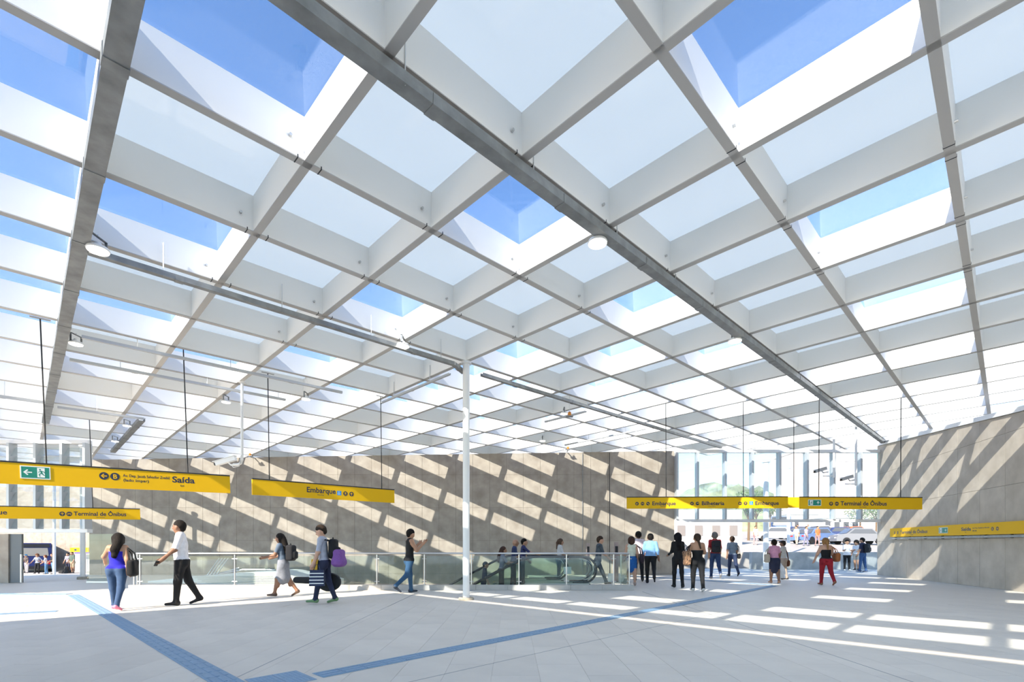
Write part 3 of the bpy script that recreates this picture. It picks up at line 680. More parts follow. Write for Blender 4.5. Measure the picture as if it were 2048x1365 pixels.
# ================================================================ PEOPLE
def surface_nets(fn, lo, hi, res):
    lo = np.array(lo, float); n = np.maximum(np.ceil((np.array(hi)-lo)/res).astype(int)+1, 3)
    gx, gy, gz = [lo[k]+np.arange(n[k])*res for k in range(3)]
    k = 4; m = -(-n//k)+1                              # coarse pass finds the blocks near the surface
    cg = np.stack(np.meshgrid(*[lo[a]+(np.arange(m[a])*k+(k-1)/2)*res for a in range(3)], indexing='ij'), -1).reshape(-1, 3)
    Dc = fn(cg).reshape(m); near = np.abs(Dc) < k*res*2.2
    D = np.repeat(np.repeat(np.repeat(Dc, k, 0), k, 1), k, 2)[:n[0], :n[1], :n[2]].copy()
    N = np.repeat(np.repeat(np.repeat(near, k, 0), k, 1), k, 2)[:n[0], :n[1], :n[2]]
    q = np.argwhere(N); D[N] = fn(lo+q*res); S = D < 0
    c = [S[a:n[0]-1+a, b:n[1]-1+b, d:n[2]-1+d] for a in (0, 1) for b in (0, 1) for d in (0, 1)]
    sm = sum(x.astype(int) for x in c); act = (sm > 0) & (sm < 8)
    ids = -np.ones(act.shape, int); idx = np.argwhere(act); ids[act] = np.arange(len(idx))
    acc = np.zeros((len(idx), 3)); cnt = np.zeros(len(idx))
    cor = [(a, b, d) for a in (0, 1) for b in (0, 1) for d in (0, 1)]
    for e0 in cor:
        for ax in range(3):
            if e0[ax]: continue
            e1 = list(e0); e1[ax] = 1
            d0 = D[tuple((idx+np.array(e0)).T)]; d1 = D[tuple((idx+np.array(e1)).T)]
            x = (d0 < 0) != (d1 < 0); t = np.where(x, d0/np.where(x, d0-d1, 1), 0)
            p = np.tile(np.array(e0, float), (len(idx), 1)); p[:, ax] += t
            acc[x] += p[x]; cnt[x] += 1
    V = lo+(idx+acc/cnt[:, None])*res; Q = []
    for ax in range(3):
        o1, o2 = [(1, 2), (2, 0), (0, 1)][ax]
        s0 = [slice(None)]*3; s1 = [slice(None)]*3; s0[ax] = slice(0, -1); s1[ax] = slice(1, None)
        x = S[tuple(s0)] != S[tuple(s1)]; e = np.argwhere(x)
        e = e[(e[:, o1] > 0) & (e[:, o2] > 0) & (e[:, o1] < n[o1]-1) & (e[:, o2] < n[o2]-1)]
        if not len(e): continue
        u1 = np.zeros(3, int); u1[o1] = 1; u2 = np.zeros(3, int); u2[o2] = 1
        q = np.stack([ids[tuple((e-u1-u2).T)], ids[tuple((e-u2).T)], ids[tuple(e.T)], ids[tuple((e-u1).T)]], 1)
        fl_ = ~S[tuple(e.T)]; q[fl_] = q[fl_][:, ::-1]; Q.append(q)
    return V, np.concatenate(Q)
def cap_d(P, a, b, ra, rb, sy=1.0):
    sc = np.array([1, sy, 1.0]); v = (P-np.array(a))*sc; ba = (np.array(b)-np.array(a))*sc
    t = np.clip(v@ba/max(ba@ba, 1e-9), 0, 1); return np.linalg.norm(v-t[:, None]*ba, axis=1)-(ra+(rb-ra)*t), t
def ell_d(P, c, r):
    v = (P-np.array(c))/np.array(r); k = np.linalg.norm(v, axis=1); return (k-1)*min(r)
def rbox_d(P, c, hs, rr):
    q = np.abs(P-np.array(c))-(np.array(hs)-rr); return np.linalg.norm(np.maximum(q, 0), axis=1)+np.minimum(q.max(1), 0)-rr
def smin(ds, k):
    return -k*np.log(np.maximum(sum(np.exp(-np.clip(d, -.3, .6)/k) for d in ds), 1e-30))
def np_mesh(name, V, Q, mats, mi=None, smooth=True):
    me = bpy.data.meshes.new(name); me.from_pydata(V.tolist(), [], Q.tolist() if isinstance(Q, np.ndarray) else Q); me.update()
    for m in mats: me.materials.append(m)
    if mi is not None: me.polygons.foreach_set('material_index', mi)
    if smooth: me.polygons.foreach_set('use_smooth', [True]*len(me.polygons))
    return me
def cloth(c, rough=.85): return mat('cloth_%03d_%03d_%03d' % tuple(int(x*255) for x in c), c, rough, 0, .10, 30)
SK = {'tan': (.42, .23, .14), 'brown': (.24, .12, .07), 'light': (.55, .32, .22)}
def skin(c): return mat('skin_'+c, SK[c], .55)
def sdir(ang_f, ang_o=0.0):                            # limb direction: ang_f forward, ang_o outward from straight down
    return np.array([math.sin(ang_o), math.sin(ang_f)*math.cos(ang_o), -math.cos(ang_f)*math.cos(ang_o)])
def person(label, pos, H, rz, legs=((14, 4), (-16, 14)), arms=((-14, 10, 14), (14, 10, 18)), lean=3, head=(0, 0), skn='tan',
           top=(.5, .5, .5), sleeve=.55, bottom=(.03, .04, .08), shorts=None, skirt=None, shoe=(.03, .03, .03), shoe_sole=None, hair='short', hairc=(.015, .012, .01),
           wide=1.0, female=False, hem=.545, neck_low=0.0, res=.0165, group=None, loose=1.0):
    """one continuous body; legs = (thigh fwd deg, knee bend deg) left,right; arms = (swing fwd, outward, elbow) left,right"""
    pr = []                                            # (distance fn args, region)
    ln = R(lean); up_ = np.array([0, math.sin(ln), math.cos(ln)])
    hipc = np.array([0, 0, .515]); tors = lambda z: hipc+up_*(z-.515)
    sw = (.084 if female else .095)*(1+(wide-1)*.5); hw_ = .052*wide; waist = (.068 if female else .076)*wide
    J = {}
    for s, nm in ((-1, 'l'), (1, 'r')):
        th, kn = legs[0 if s < 0 else 1]
        hip = hipc+np.array([s*hw_, 0, 0]); knee = hip+sdir(R(th), s*R(1.5))*.245; ank = knee+sdir(R(th-kn))*.235
        fd = np.array([s*.12, 1, 0]); fd /= np.linalg.norm(fd); tilt = max(0, -(th-kn))*.8
        fdir = fd*math.cos(R(tilt))+np.array([0, 0, -math.sin(R(tilt))])
        heel = ank+np.array([0, -.018, -.018]); toe = heel+fdir*.118+np.array([0, 0, -.004])
        J[nm] = (hip, knee, ank, heel, toe)
    low = min(min(J[k][3][2]-.021, J[k][4][2]-.015) for k in 'lr'); dz = np.array([0, 0, -low])
    for k in 'lr': J[k] = tuple(p+dz for p in J[k])
    hipc = hipc+dz
    arm = {}
    for s, nm in ((-1, 'l'), (1, 'r')):
        sf, so_, el = arms[0 if s < 0 else 1]
        sh = tors(.808)+np.array([s*sw, 0, 0]); eb = sh+sdir(R(sf)+ln, s*R(so_))*.165; wr = eb+sdir(R(sf+el)+ln, s*R(so_*.5))*.145
        hd = (wr-eb)/np.linalg.norm(wr-eb); arm[nm] = (sh, eb, wr, hd)
    hc = tors(.925)+np.array([0, .012, 0]); yaw, nod = R(head[0]), R(head[1])
    fw = np.array([math.sin(-yaw)*math.cos(nod), math.cos(yaw)*math.cos(nod), -math.sin(nod)]); rt_ = np.array([math.cos(yaw), math.sin(yaw), 0])
    uph = np.cross(rt_, fw)
    def C(a, b, ra, rb, reg, sy=1.0): pr.append((a, b, ra, rb, sy, reg))
    C(hc+uph*.012, hc-uph*.004-fw*.006, .056, .058, 'skin'); C(hc-uph*.018+fw*.016, hc-uph*.044+fw*.024, .045, .033, 'skin')
    C(hc-uph*.012+fw*.062, hc-uph*.022+fw*.070, .007, .010, 'skin')
    for s in (-1, 1): C(hc+rt_*s*.057-uph*.008, hc+rt_*s*.059-uph*.026, .010, .008, 'skin')
    C(tors(.80), hc-uph*.03, .034*(1+(wide-1)*.4), .031, 'skin')
    fl_ = loose
    C(tors(.775), tors(.70), .082*wide**.6, .080*wide*fl_, 'top', 1.5); C(tors(.70), tors(.60), .078*wide*fl_, waist*fl_, 'top', 1.45)
    C(tors(.60), tors(.525), waist*fl_, .084*wide, 'mid', 1.4)
    C(tors(.80)-np.array([sw*.85, 0, 0]), tors(.80)+np.array([sw*.9, 0, 0]), .035, .035, 'top')
    if female: 
        for s in (-1, 1): C(tors(.725)+np.array([s*.038, .040, 0]), tors(.715)+np.array([s*.038, .052, 0]), .036*wide**.5, .032*wide**.5, 'top')
    for k, s in (('l', -1), ('r', 1)):
        hip, knee, ank, heel, toe = J[k]
        C(hip+np.array([s*.002, -.004, 0]), knee, .058*wide, .037*wide**.6, 'thigh'); C(knee, ank, .038*wide**.6, .022*wide**.4*(1.25 if shorts is None and skirt is None else 1), 'shin')
        C(hip+np.array([-s*.006, -.026*wide, -.005]), hip+np.array([0, -.026*wide, -.03]), .05*wide, .045*wide, 'thigh')
        if shorts is not None or skirt is not None: C(knee-np.array([0, .012, .04]), knee-np.array([0, .012, .09])+(ank-knee)*.1, .028, .024, 'shin')
        C(heel, toe, .022, .0155, 'shoe'); C(ank, heel, .022, .021, 'ank')
        sh, eb, wr, hd = arm[k]
        C(sh, eb, .033*wide**.5*fl_, .026*wide**.5*(fl_ if sleeve > .5 else 1), 'uarm'); C(eb, wr, .026*wide**.4, .0175, 'farm'); C(wr, wr+hd*.045, .0165, .0205, 'hand', .8)
    if skirt:
        C(tors(.60), hipc+np.array([0, 0, skirt[1]-.515]), .075*wide, skirt[2], 'skirt', 1.1)
    regs = [p[5] for p in pr]
    def dist(P, want_all=False):
        ds, ts = zip(*[cap_d(P, *p[:5]) for p in pr])
        return (np.array(ds), np.array(ts)) if want_all else smin(ds, .0085)
    allp = np.array([p[0] for p in pr]+[p[1] for p in pr]); lo = allp.min(0)-.1; hi = allp.max(0)+.1
    V, Q = surface_nets(dist, lo, hi, res/H)
    fc = V[Q].mean(1); ds, ts = dist(fc, True); near = ds.argmin(0)
    MT = {'skin': 0, 'top': 1, 'bottom': 2, 'shoe': 3}
    mi = np.zeros(len(Q), int)
    rel = (fc-hipc)@up_+.515                           # height along the trunk
    g = np.array(regs)[near]; t = ts[near, np.arange(len(near))]; bare = shorts is not None or skirt is not None
    tb = np.where(rel > hem, 1, 2)
    mi = np.where(g == 'top', np.where((rel > .795-neck_low) & (neck_low > 0), 0, 1), mi)
    mi = np.where(g == 'mid', tb, mi)
    mi = np.where(g == 'thigh', tb if shorts is None else np.where(t < shorts, tb, 0), mi)
    mi = np.where(g == 'shin', 0 if bare else 2, mi)
    mi = np.where(g == 'ank', np.where(t > .35, 3, 0 if bare else 2), mi); mi = np.where(g == 'shoe', 3, mi)
    mi = np.where((g == 'uarm') & (t < sleeve/.55) & (sleeve > 0), 1, mi)
    mi = np.where((g == 'farm') & (sleeve > .55) & (t < (sleeve-.55)/.45), 1, mi)
    mi = np.where(g == 'skirt', np.where(rel < hem, 2, 1), mi)
    if skirt: mi = np.where(g == 'thigh', np.where(fc[:, 2] > skirt[1]+dz[2], 2, 0), mi)
    V = list(map(tuple, V)); Q = [tuple(q) for q in Q.tolist()]; mi = mi.tolist()
    mb = MB(); mb.v = V; mb.f = Q; mb.m = mi
    for k, s in (('l', -1), ('r', 1)):                 # fingers and thumb
        sh, eb, wr, hd = arm[k]; sd = np.array([s, 0, 0.0]); fwd = np.cross(sd, hd)*s; fwd /= np.linalg.norm(fwd); inn = np.cross(hd, fwd)*s
        for q, (off, L_) in enumerate(((-.014, .036), (-.005, .042), (.005, .040), (.014, .031))):
            b0 = wr+hd*.052-fwd*off*s*s; b1 = b0+hd*L_*.55+inn*.004; b2 = b1+hd*L_*.35+inn*.014
            mb.tube([b0, b1, b2], .0058, 6, 0, .0042)
        b0 = wr+hd*.022+fwd*.015; mb.tube([b0, b0+hd*.02+fwd*.012, b0+hd*.042+fwd*.016+inn*.005], .0068, 6, 0, .0048)
    for s in (-1, 1):                                  # eyes, mouth
        e = hc+fw*.0565+rt_*s*.021+uph*.003; mb.tube([e-fw*.004, e+fw*.003], .007, 8, 4)
    e = hc+fw*.050-uph*.040; mb.tube([e-rt_*.014, e+fw*.004, e+rt_*.014], .0045, 6, 5)
    mats = [skin(skn), cloth(top), cloth(bottom), mat('shoe_%02d%02d%02d' % tuple(int(x*99) for x in shoe), shoe, .6), mat('eye_dark', (.02, .015, .01), .3), mat('lip', (.28, .10, .08), .5)]
    me = np_mesh('person', np.array(mb.v), mb.f, mats, mb.m)
    o = link('person', me, None, pos, (0, 0, rz)); o.scale = (H, H, H); tag(o, label, 'person', group)
    # hair
    if hair != 'none':
        hp = [(hc+uph*.020-fw*.006, hc+uph*.012-fw*.014, .0615, .0625), (hc-fw*.024+uph*.0, hc-fw*.03-uph*.026, .050, .040)]
        if hair in ('long', 'pony', 'bob'):
            for s in (-1, 1): hp.append((hc+rt_*s*.042+uph*.01-fw*.01, hc+rt_*s*.048-uph*.05-fw*.018, .030, .022))
        if hair == 'long': hp.append((hc-fw*.040-uph*.02, tors(.70)-np.array([0, .068*wide, 0]), .050, .034)); hp.append((hc-fw*.045-uph*.05, tors(.78)-np.array([0, .062*wide, 0]), .055, .05))
        if hair == 'bob': hp.append((hc-fw*.03, hc-fw*.034-uph*.06, .055, .050))
        if hair == 'pony': hp += [(hc-fw*.055+uph*.03, hc-fw*.085-uph*.02, .026, .024), (hc-fw*.085-uph*.02, tors(.76)-np.array([0, .075*wide, 0]), .024, .012)]
        if hair == 'braid': hp += [(hc-fw*.045-uph*.02, tors(.74)+np.array([.03, -.075*wide, 0]), .024, .012)]
        if hair == 'bun': hp.append((hc-fw*.06+uph*.045, hc-fw*.066+uph*.045, .030, .028))
        if hair == 'curly': hp += [(hc-fw*.01+uph*.03, hc-fw*.04, .082, .078)]
        if hair == 'cap': hp += [(hc+uph*.045+fw*.03, hc+uph*.04+fw*.085, .022, .016)]
        def hd_(P):
            ds = [cap_d(P, *h)[0] for h in hp]; d = smin(ds, .006)
            face = ell_d(P, hc+fw*.050-uph*.022, (.048, .048, .052)) if hair != 'cap' else np.full(len(P), 1.0)
            return np.maximum(d, -face)
        ap = np.array([h[0] for h in hp]+[h[1] for h in hp]); V2, Q2 = surface_nets(hd_, ap.min(0)-.1, ap.max(0)+.1, max(res*.8, .011)/H)
        ho = link('hair' if hair != 'cap' else 'cap', np_mesh('hair', V2, Q2, [mat('hair_%02d%02d' % (int(hairc[0]*99), int(hairc[2]*99)), hairc, .8, 0, .35, 40, .5, spec=.2, stretch=(3, 3, .4))]), o)
    M4 = Matrix.Translation(Vector(pos)) @ Matrix.Rotation(rz, 4, 'Z') @ Matrix.Scale(H, 4)
    W = lambda p: M4 @ Vector(p)
    o_info = dict(sh={k: W(arm[k][0]) for k in 'lr'}, hand={k: W(arm[k][2]+arm[k][3]*.07) for k in 'lr'}, back=W(tors(.70)-np.array([0, .075*wide, 0])), hip={k: W(J[k][0]) for k in 'lr'},
                  chest=W(tors(.72)), rz=rz, H=H, obj=o, W=W, elbow={k: W(arm[k][1]) for k in 'lr'})
    return o_info
def ph(px, top, feet, z=0.0):
    """standing point and height of a person read off the photograph"""
    p = fl(px, feet, z); return (p.x, p.y, z), (feet-top)/(feet-YH)*(CH-z)
def blob(name, label, cat, fn, lo, hi, m, loc, rz=0.0, res=.02, group=None):
    V, Q = surface_nets(fn, lo, hi, res); o = link(name, np_mesh(name, V, Q, [m]), None, loc, (0, 0, rz)); tag(o, label, cat, group); return o
def backpack(label, P, c, h=.44, w=.28, d=.17, strap=True):
    loc = P['back']; rz = P['rz']; H = P['H']
    t = thing('backpack', label, 'backpack', loc+Vector((0, 0, -.02)), rz)
    fn = lambda q: np.minimum(rbox_d(q, (0, -d/2-.01, 0), (w/2, d/2, h/2), .06), rbox_d(q, (0, -d-.02, -h*.14), (w*.36, .05, h*.24), .04))
    V, Q = surface_nets(fn, (-.25, -.36, -.34), (.25, .1, .34), .022); link('bag_body', np_mesh('bag_body', V, Q, [cloth(c)]), t)
    for s in (-1, 1):
        MB().tube([(s*.09, -.015, h*.40), (s*.095, .05, h*.46), (s*.10, .14, h*.40), (s*.10, .17, .05)], .016, 6).obj('strap', cloth(c), t, True)
    MB().tube([(-.04, -d*.5, h*.5), (0, -d*.5, h*.5+.035), (.04, -d*.5, h*.5)], .01, 6).obj('grab_loop', cloth(c), t, True)
    return t
def tote(label, P, side, c, size=(.34, .14, .30), drop=.42, out=.16, c2=None, nm='shoulder_bag', back=-.02):
    s = -1 if side == 'l' else 1
    sh = P['sh'][side]; rz = P['rz']; t = thing(nm, label, 'bag', sh+Matrix.Rotation(rz, 3, 'Z') @ Vector((s*out, back, -drop)), rz)
    w, d, h = size
    fn = lambda q: rbox_d(q*np.array([1, 1, 1])-np.array([0, 0, 0]), (0, 0, 0), (d/2, w/2*1, h/2), .05)+.012*np.sin(q[:, 1]*14+q[:, 2]*9)
    V, Q = surface_nets(fn, (-.3, -.4, -.4), (.3, .4, .4), .022)
    m = cloth(c) if c2 is None else mat('pattern_'+nm+str(int(c2[0]*99)), c, .8, 0, .9, 22, col2=c2)
    link('bag_body', np_mesh('bag_body', V, Q, [m]), t)
    for dx in (-.03, .03):
        MB().tube([(dx, -w*.32, h*.42), (dx-s*.03, -w*.12, drop*.75), (-s*out*.85, 0, drop+.025), (dx-s*.03, w*.12, drop*.75), (dx, w*.32, h*.42)], .011, 6).obj('strap', cloth(c), t, True)
    return t
BLK = (.006, .006, .007); NVY = (.02, .025, .06); JEAN = (.035, .075, .16)
# -- near group, left to right
pos, H = ph(234, 1069, 1221)
P = person('woman in a royal blue sleeveless top and jeans walking away at left', pos, H, R(14), ((10, 2), (-12, 14)), ((28, 34, 28), (-12, 12, 10)), 2, (30, 4), 'tan', (.015, .012, .42), 0.0, JEAN, shoe=(.75, .22, .33), hair='long', wide=1.13, female=True, hem=.53, neck_low=.035)
tote('black shoulder bag of the woman in the royal blue top', P, 'r', BLK, (.30, .13, .34), .42, .15)
pos, H = ph(362, 1043, 1211)
P = person('man in a white short-sleeved shirt and black trousers walking left', pos, H, R(118), ((6, 2), (-16, 12)), ((14, 16, 30), (-6, 16, 16)), 1, (-20, -2), 'brown', (.80, .78, .80), .55, BLK, shoe=BLK, hair='short', wide=1.17, hem=.535, loose=1.14)
ph_ = P['hand']['r']
o = MB().box(-.035, .035, -.006, .006, -.07, .07).obj('mobile_phone', M_BLACK, None, loc=P['hand']['l']+Vector((-.02, -.03, -.02)), rot=(R(40), 0, R(60))); tag(o, 'dark mobile phone in the hand of the man in the white shirt', 'phone')
pos, H = ph(566, 1068, 1194)
P = person('woman in a grey dress and sandals walking left before the railing', pos, H, R(92), ((14, 2), (-14, 22)), ((16, 8, 55), (10, 8, 60)), 5, (0, 6), 'brown', (.09, .13, .19), .4, (.20, .22, .26), skirt=(1, .29, .105), shoe=(.10, .06, .04), hair='long', female=True, hem=.58)
backpack('black backpack worn by the woman in the grey dress', P, (.007, .008, .012), .42, .30, .20)
pos, H = ph(648, 1053, 1208)
P = person('young man in a navy and white shirt and navy trousers walking left with luggage', pos, H, R(95), ((12, 2), (-10, 10)), ((4, 6, 12), (6, 10, 16)), 4, (0, 24), 'light', (.40, .42, .50), .5, NVY, shoe=(.14, .26, .12), hair='short', hairc=(.03, .02, .014))
backpack('black backpack worn by the young man with luggage', P, (.007, .007, .009), .46, .30, .18)
bp = P['back']
fn = lambda q: rbox_d(q, (0, 0, 0), (.13, .17, .20), .09)+.02*np.sin(q[:, 2]*18)
blob('purple_jacket', 'purple jacket hanging from the black backpack of the young man', 'jacket', fn, (-.3, -.3, -.32), (.3, .3, .32), cloth((.20, .08, .30)), bp+Vector((.24, -.02, -.24)))
gp = at(640, 1165, pos[1]+.24)
gc = thing('guitar_case', 'black guitar case carried level by the young man with luggage', 'instrument case', gp, 0)
fn = lambda q: smin([np.maximum(ell_d(q, (.22, 0, 0), (.27, .30, .22)), np.abs(q[:, 1])-.07), np.maximum(ell_d(q, (.02, 0, .02), (.16, .3, .15)), np.abs(q[:, 1])-.065), np.maximum(cap_d(q, (0, 0, .03), (-.56, 0, .05), .09, .075)[0], np.abs(q[:, 1])-.055)], .015)
V, Q = surface_nets(fn, (-.75, -.15, -.35), (.6, .15, .35), .02); link('case_shell', np_mesh('case_shell', V, Q, [mat('black_case_fabric', (.010, .010, .011), .7)]), gc)
MB().tube([(.02, -.02, .16), (.06, -.02, .23), (.14, -.02, .23), (.18, -.02, .18)], .014, 8).obj('handle', M_BLACK, gc, True)
sb = thing('striped_bag', 'navy and white striped shopping bag carried by the young man with luggage', 'bag', at(634, 1155, pos[1]-.32), R(8))
MB().prism([(-.16, -.05, -.20), (.16, -.05, -.20), (.14, -.05, .16), (-.14, -.05, .16)], (0, .10, 0)).obj('bag_body', cloth((.03, .04, .09)), sb)
for k in range(4): MB().box(-.155, .155, -.054, -.0505, -.15+k*.075, -.13+k*.075).obj('stripe', M_SWHITE, sb)
MB().tube([(-.07, 0, .16), (-.03, 0, .28), (.03, 0, .28), (.07, 0, .16)], .008, 6).obj('handle', cloth((.03, .04, .09)), sb, True)
yb = at(629, 1132, pos[1]-.16)
o = MB().box(-.07, .07, -.03, .03, -.16, .14).obj('yellow_folder', mat('yellow_card', (.75, .45, .03), .6), None, loc=yb, rot=(0, R(4), R(10))); tag(o, 'yellow folder held against the young man with luggage', 'folder')
pos, H = ph(819, 1059, 1186)
P = person('man in a black sleeveless shirt and jeans standing alone at the railing', pos, H, R(-62), ((6, 2), (-14, 34)), ((30, 14, 100), (26, 10, 110)), 1, (20, 12), 'tan', (.006, .006, .007), 0.0, (.03, .09, .18), shoe=(.03, .04, .06), hair='short', wide=1.05, hem=.50)
# -- on and around the escalators
S = .533
def esc(px, top, Y, XB=.46):
    x = (px-CX)/F*Y; z = 0.0 if x > XB-.19 else -(XB-.19-x)*S
    zt = CH+(YH-top)/F*Y; return (x, Y, z+.005), zt-z
for lb, px, top, Y, rz, kw in [
    ('long-haired woman riding lowest on the escalator', 1003, 1095, 16.82, -88, dict(top=(.16, .18, .24), bottom=BLK, hair='long', hairc=(.06, .03, .02), female=True, arms=((20, 8, 40), (30, 8, 50)))),
    ('bald man in a navy shirt riding the escalator', 1027, 1080, 17.08, -88, dict(top=(.03, .045, .12), bottom=BLK, hair='none', arms=((20, 8, 40), (10, 8, 20)))),
    ('dark-haired man in a navy shirt with one arm on the escalator handrail', 1045, 1079, 16.62, -88, dict(top=(.02, .025, .09), bottom=(.03, .04, .06), hair='short', arms=((10, 8, 20), (45, 10, 30)))),
    ('woman in a white top standing at the head of the farther escalator', 1118, 1079, 18.6, -80, dict(top=(.62, .6, .58), bottom=(.04, .10, .14), hair='pony', hairc=(.10, .06, .04), female=True, arms=((20, 10, 40), (10, 8, 40)))),
    ('person half hidden low on the escalator beside the slim column', 968, 1132, 16.8, -88, dict(top=(.02, .03, .06), bottom=NVY, hair='short'))]:
    p, H = esc(px, top, Y); person(lb, p, max(1.45, min(1.85, H)), R(rz), ((4, 2), (-4, 4)), lean=4, res=.02, **{**dict(arms=((5, 8, 10), (5, 8, 10))), **kw})
pos, H = ph(1196, 1071, 1171)
P = person('man in a grey T-shirt stepping off the escalator to the right', pos, H, R(-84), ((24, 2), (-26, 16)), ((-12, 8, 10), (14, 8, 30)), 5, (0, 4), 'light', (.07, .085, .10), .5, (.04, .05, .065), hair='short', hairc=(.05, .03, .02))
# -- group by the end of the railing
pos, H = ph(1263, 1075, 1172)
P = person('woman in a pale patterned blouse and bright blue skirt beyond the railing end', pos, H, R(-8), ((3, 2), (-6, 6)), ((4, 14, 20), (4, 12, 16)), 1, (0, 4), 'light', (.62, .64, .52), 0.0, (.012, .11, .38), skirt=(1, .34, .085), shoe=(.4, .3, .25), hair='bob', hairc=(.06, .02, .015), female=True, hem=.59)
pos2, H2 = ph(1277, 1065, 1164)
P2 = person('man in a pale pink shirt and black trousers beyond the woman in the blue skirt', pos2, H2, R(-6), ((8, 2), (-10, 10)), ((8, 8, 10), (-8, 8, 10)), 1, (0, 2), 'brown', (.72, .60, .62), .8, BLK, hair='short')
tote('dark plum shoulder bag between the blue skirt and the pale pink shirt', P, 'r', (.035, .02, .03), (.34, .12, .30), .44, .20)
pos, H = ph(1301, 1068, 1167)
P = person('man in a light blue shirt and black trousers walking away from the railing', pos, H, R(-14), ((6, 2), (-24, 26)), ((8, 12, 14), (-10, 14, 10)), 3, (0, 0), 'brown', (.24, .45, .75), .8, BLK, shoe=BLK, hair='short', wide=1.08, loose=1.1)
# -- pair in black
pos, H = ph(1356, 1068, 1177)
P = person('woman all in black with long black hair walking away', pos, H, R(-2), ((6, 2), (-6, 8)), ((10, 8, 60), (6, 8, 40)), 1, (0, 6), 'tan', (.005, .005, .006), 1.0, (.006, .006, .009), shoe=BLK, hair='long', hairc=(.008, .007, .008), female=True)
tote('silver-grey tote bag of the woman all in black', P, 'r', (.40, .43, .47), (.34, .13, .34), .42, .13)
pos, H = ph(1395, 1070, 1184)
P = person('woman in a black low-backed top and wide black trousers with a braid', pos, H, R(-4), ((6, 2), (-8, 8)), ((20, 16, 70), (24, 18, 60)), 1, (0, 6), 'tan', (.005, .005, .006), 0.0, (.008, .008, .009), shoe=(.6, .58, .55), hair='braid', hairc=(.05, .02, .015), wide=1.16, female=True, hem=.52, neck_low=.085)
tote('large floral patterned shoulder bag of the woman with a braid', P, 'l', (.03, .02, .02), (.42, .16, .42), .40, .16, (.55, .30, .16), 'floral_bag')
# -- two men walking out to the street
pos, H = ph(1430, 1064, 1158)
P = person('man in a red shirt and jeans walking out to the street', pos, H, R(-12), ((14, 2), (-24, 22)), ((-16, 8, 10), (18, 10, 20)), 3, (0, 2), 'tan', (.35, .02, .025), .5, (.02, .045, .12), shoe=(.3, .3, .32), hair='short', hairc=(.16, .15, .14))
backpack('black backpack worn by the man in the red shirt', P, (.012, .013, .016), .50, .34, .22)
pos, H = ph(1465, 1073, 1153)
P = person('man in a grey-blue shirt and jeans walking to the street with a slung bag', pos, H, R(-4), ((10, 2), (-18, 22)), ((-10, 10, 10), (8, 10, 12)), 2, (0, 2), 'tan', (.19, .24, .30), .5, (.025, .04, .09), hair='short', hairc=(.05, .03, .02))
t = tote('small dark cross-body bag of the man in the grey-blue shirt', P, 'r', (.02, .02, .022), (.28, .10, .22), .56, .10)
# -- pink woman and companion
pos, H = ph(1549, 1081, 1168)
P = person('woman in a pink top and navy skirt carrying a white carrier bag', pos, H, R(-6), ((5, 2), (-5, 10)), ((12, 10, 30), (10, 14, 6)), 2, (0, 2), 'brown', (.60, .28, .40), .4, (.015, .018, .045), skirt=(1, .31, .090), shoe=(.35, .2, .12), hair='bun', female=True, wide=1.12, hem=.575)
tote('beige handbag on the left shoulder of the woman in the pink top', P, 'l', (.45, .38, .30), (.30, .13, .30), .38, .13)
hb = P['hand']['r']
fn = lambda q: np.maximum(ell_d(q, (0, 0, -.30), (.17, .13, .27)), q[:, 2]+.02)+.010*np.sin(q[:, 0]*40+q[:, 2]*22)
cb = thing('carrier_bag', 'white plastic carrier bag in the hand of the woman in the pink top', 'bag', hb+Vector((.02, -.02, .0)))
V, Q = surface_nets(fn, (-.3, -.3, -.65), (.3, .3, .1), .022); link('bag_body', np_mesh('bag_body', V, Q, [mat('white_plastic_film', (.80, .82, .84), .35)]), cb)
for s in (-1, 1): MB().tube([(s*.05, 0, -.06), (s*.02, 0, -.01), (0, 0, .01)], .012, 6).obj('handle', mat('white_plastic_film', (.8, .82, .84)), cb, True)
pos, H = ph(1567, 1083, 1160)
P = person('woman in a patterned top and dark cap beside the woman in pink', pos, H, R(40), ((4, 2), (-4, 6)), ((20, 8, 70), (10, 12, 10)), 1, (0, 4), 'brown', (.55, .52, .47), .3, (.42, .33, .26), hair='cap', hairc=(.04, .03, .025), female=True)
tote('brown leather handbag of the woman in the dark cap', P, 'r', (.16, .06, .025), (.26, .11, .26), .62, .12)
# -- red trousers
pos, H = ph(1652, 1077, 1171)
P = person('woman in a black strappy top and red trousers walking to the street', pos, H, R(-6), ((8, 2), (-14, 22)), ((8, 22, 14), (12, 20, 60)), 2, (0, 2), 'light', (.005, .005, .006), 0.0, (.30, .008, .018), shoe=(.28, .12, .06), hair='pony', hairc=(.30, .16, .06), wide=1.2, female=True, hem=.555, neck_low=.05)
tote('tan leather shoulder bag of the woman in red trousers', P, 'r', (.30, .10, .03), (.36, .14, .30), .36, .17)
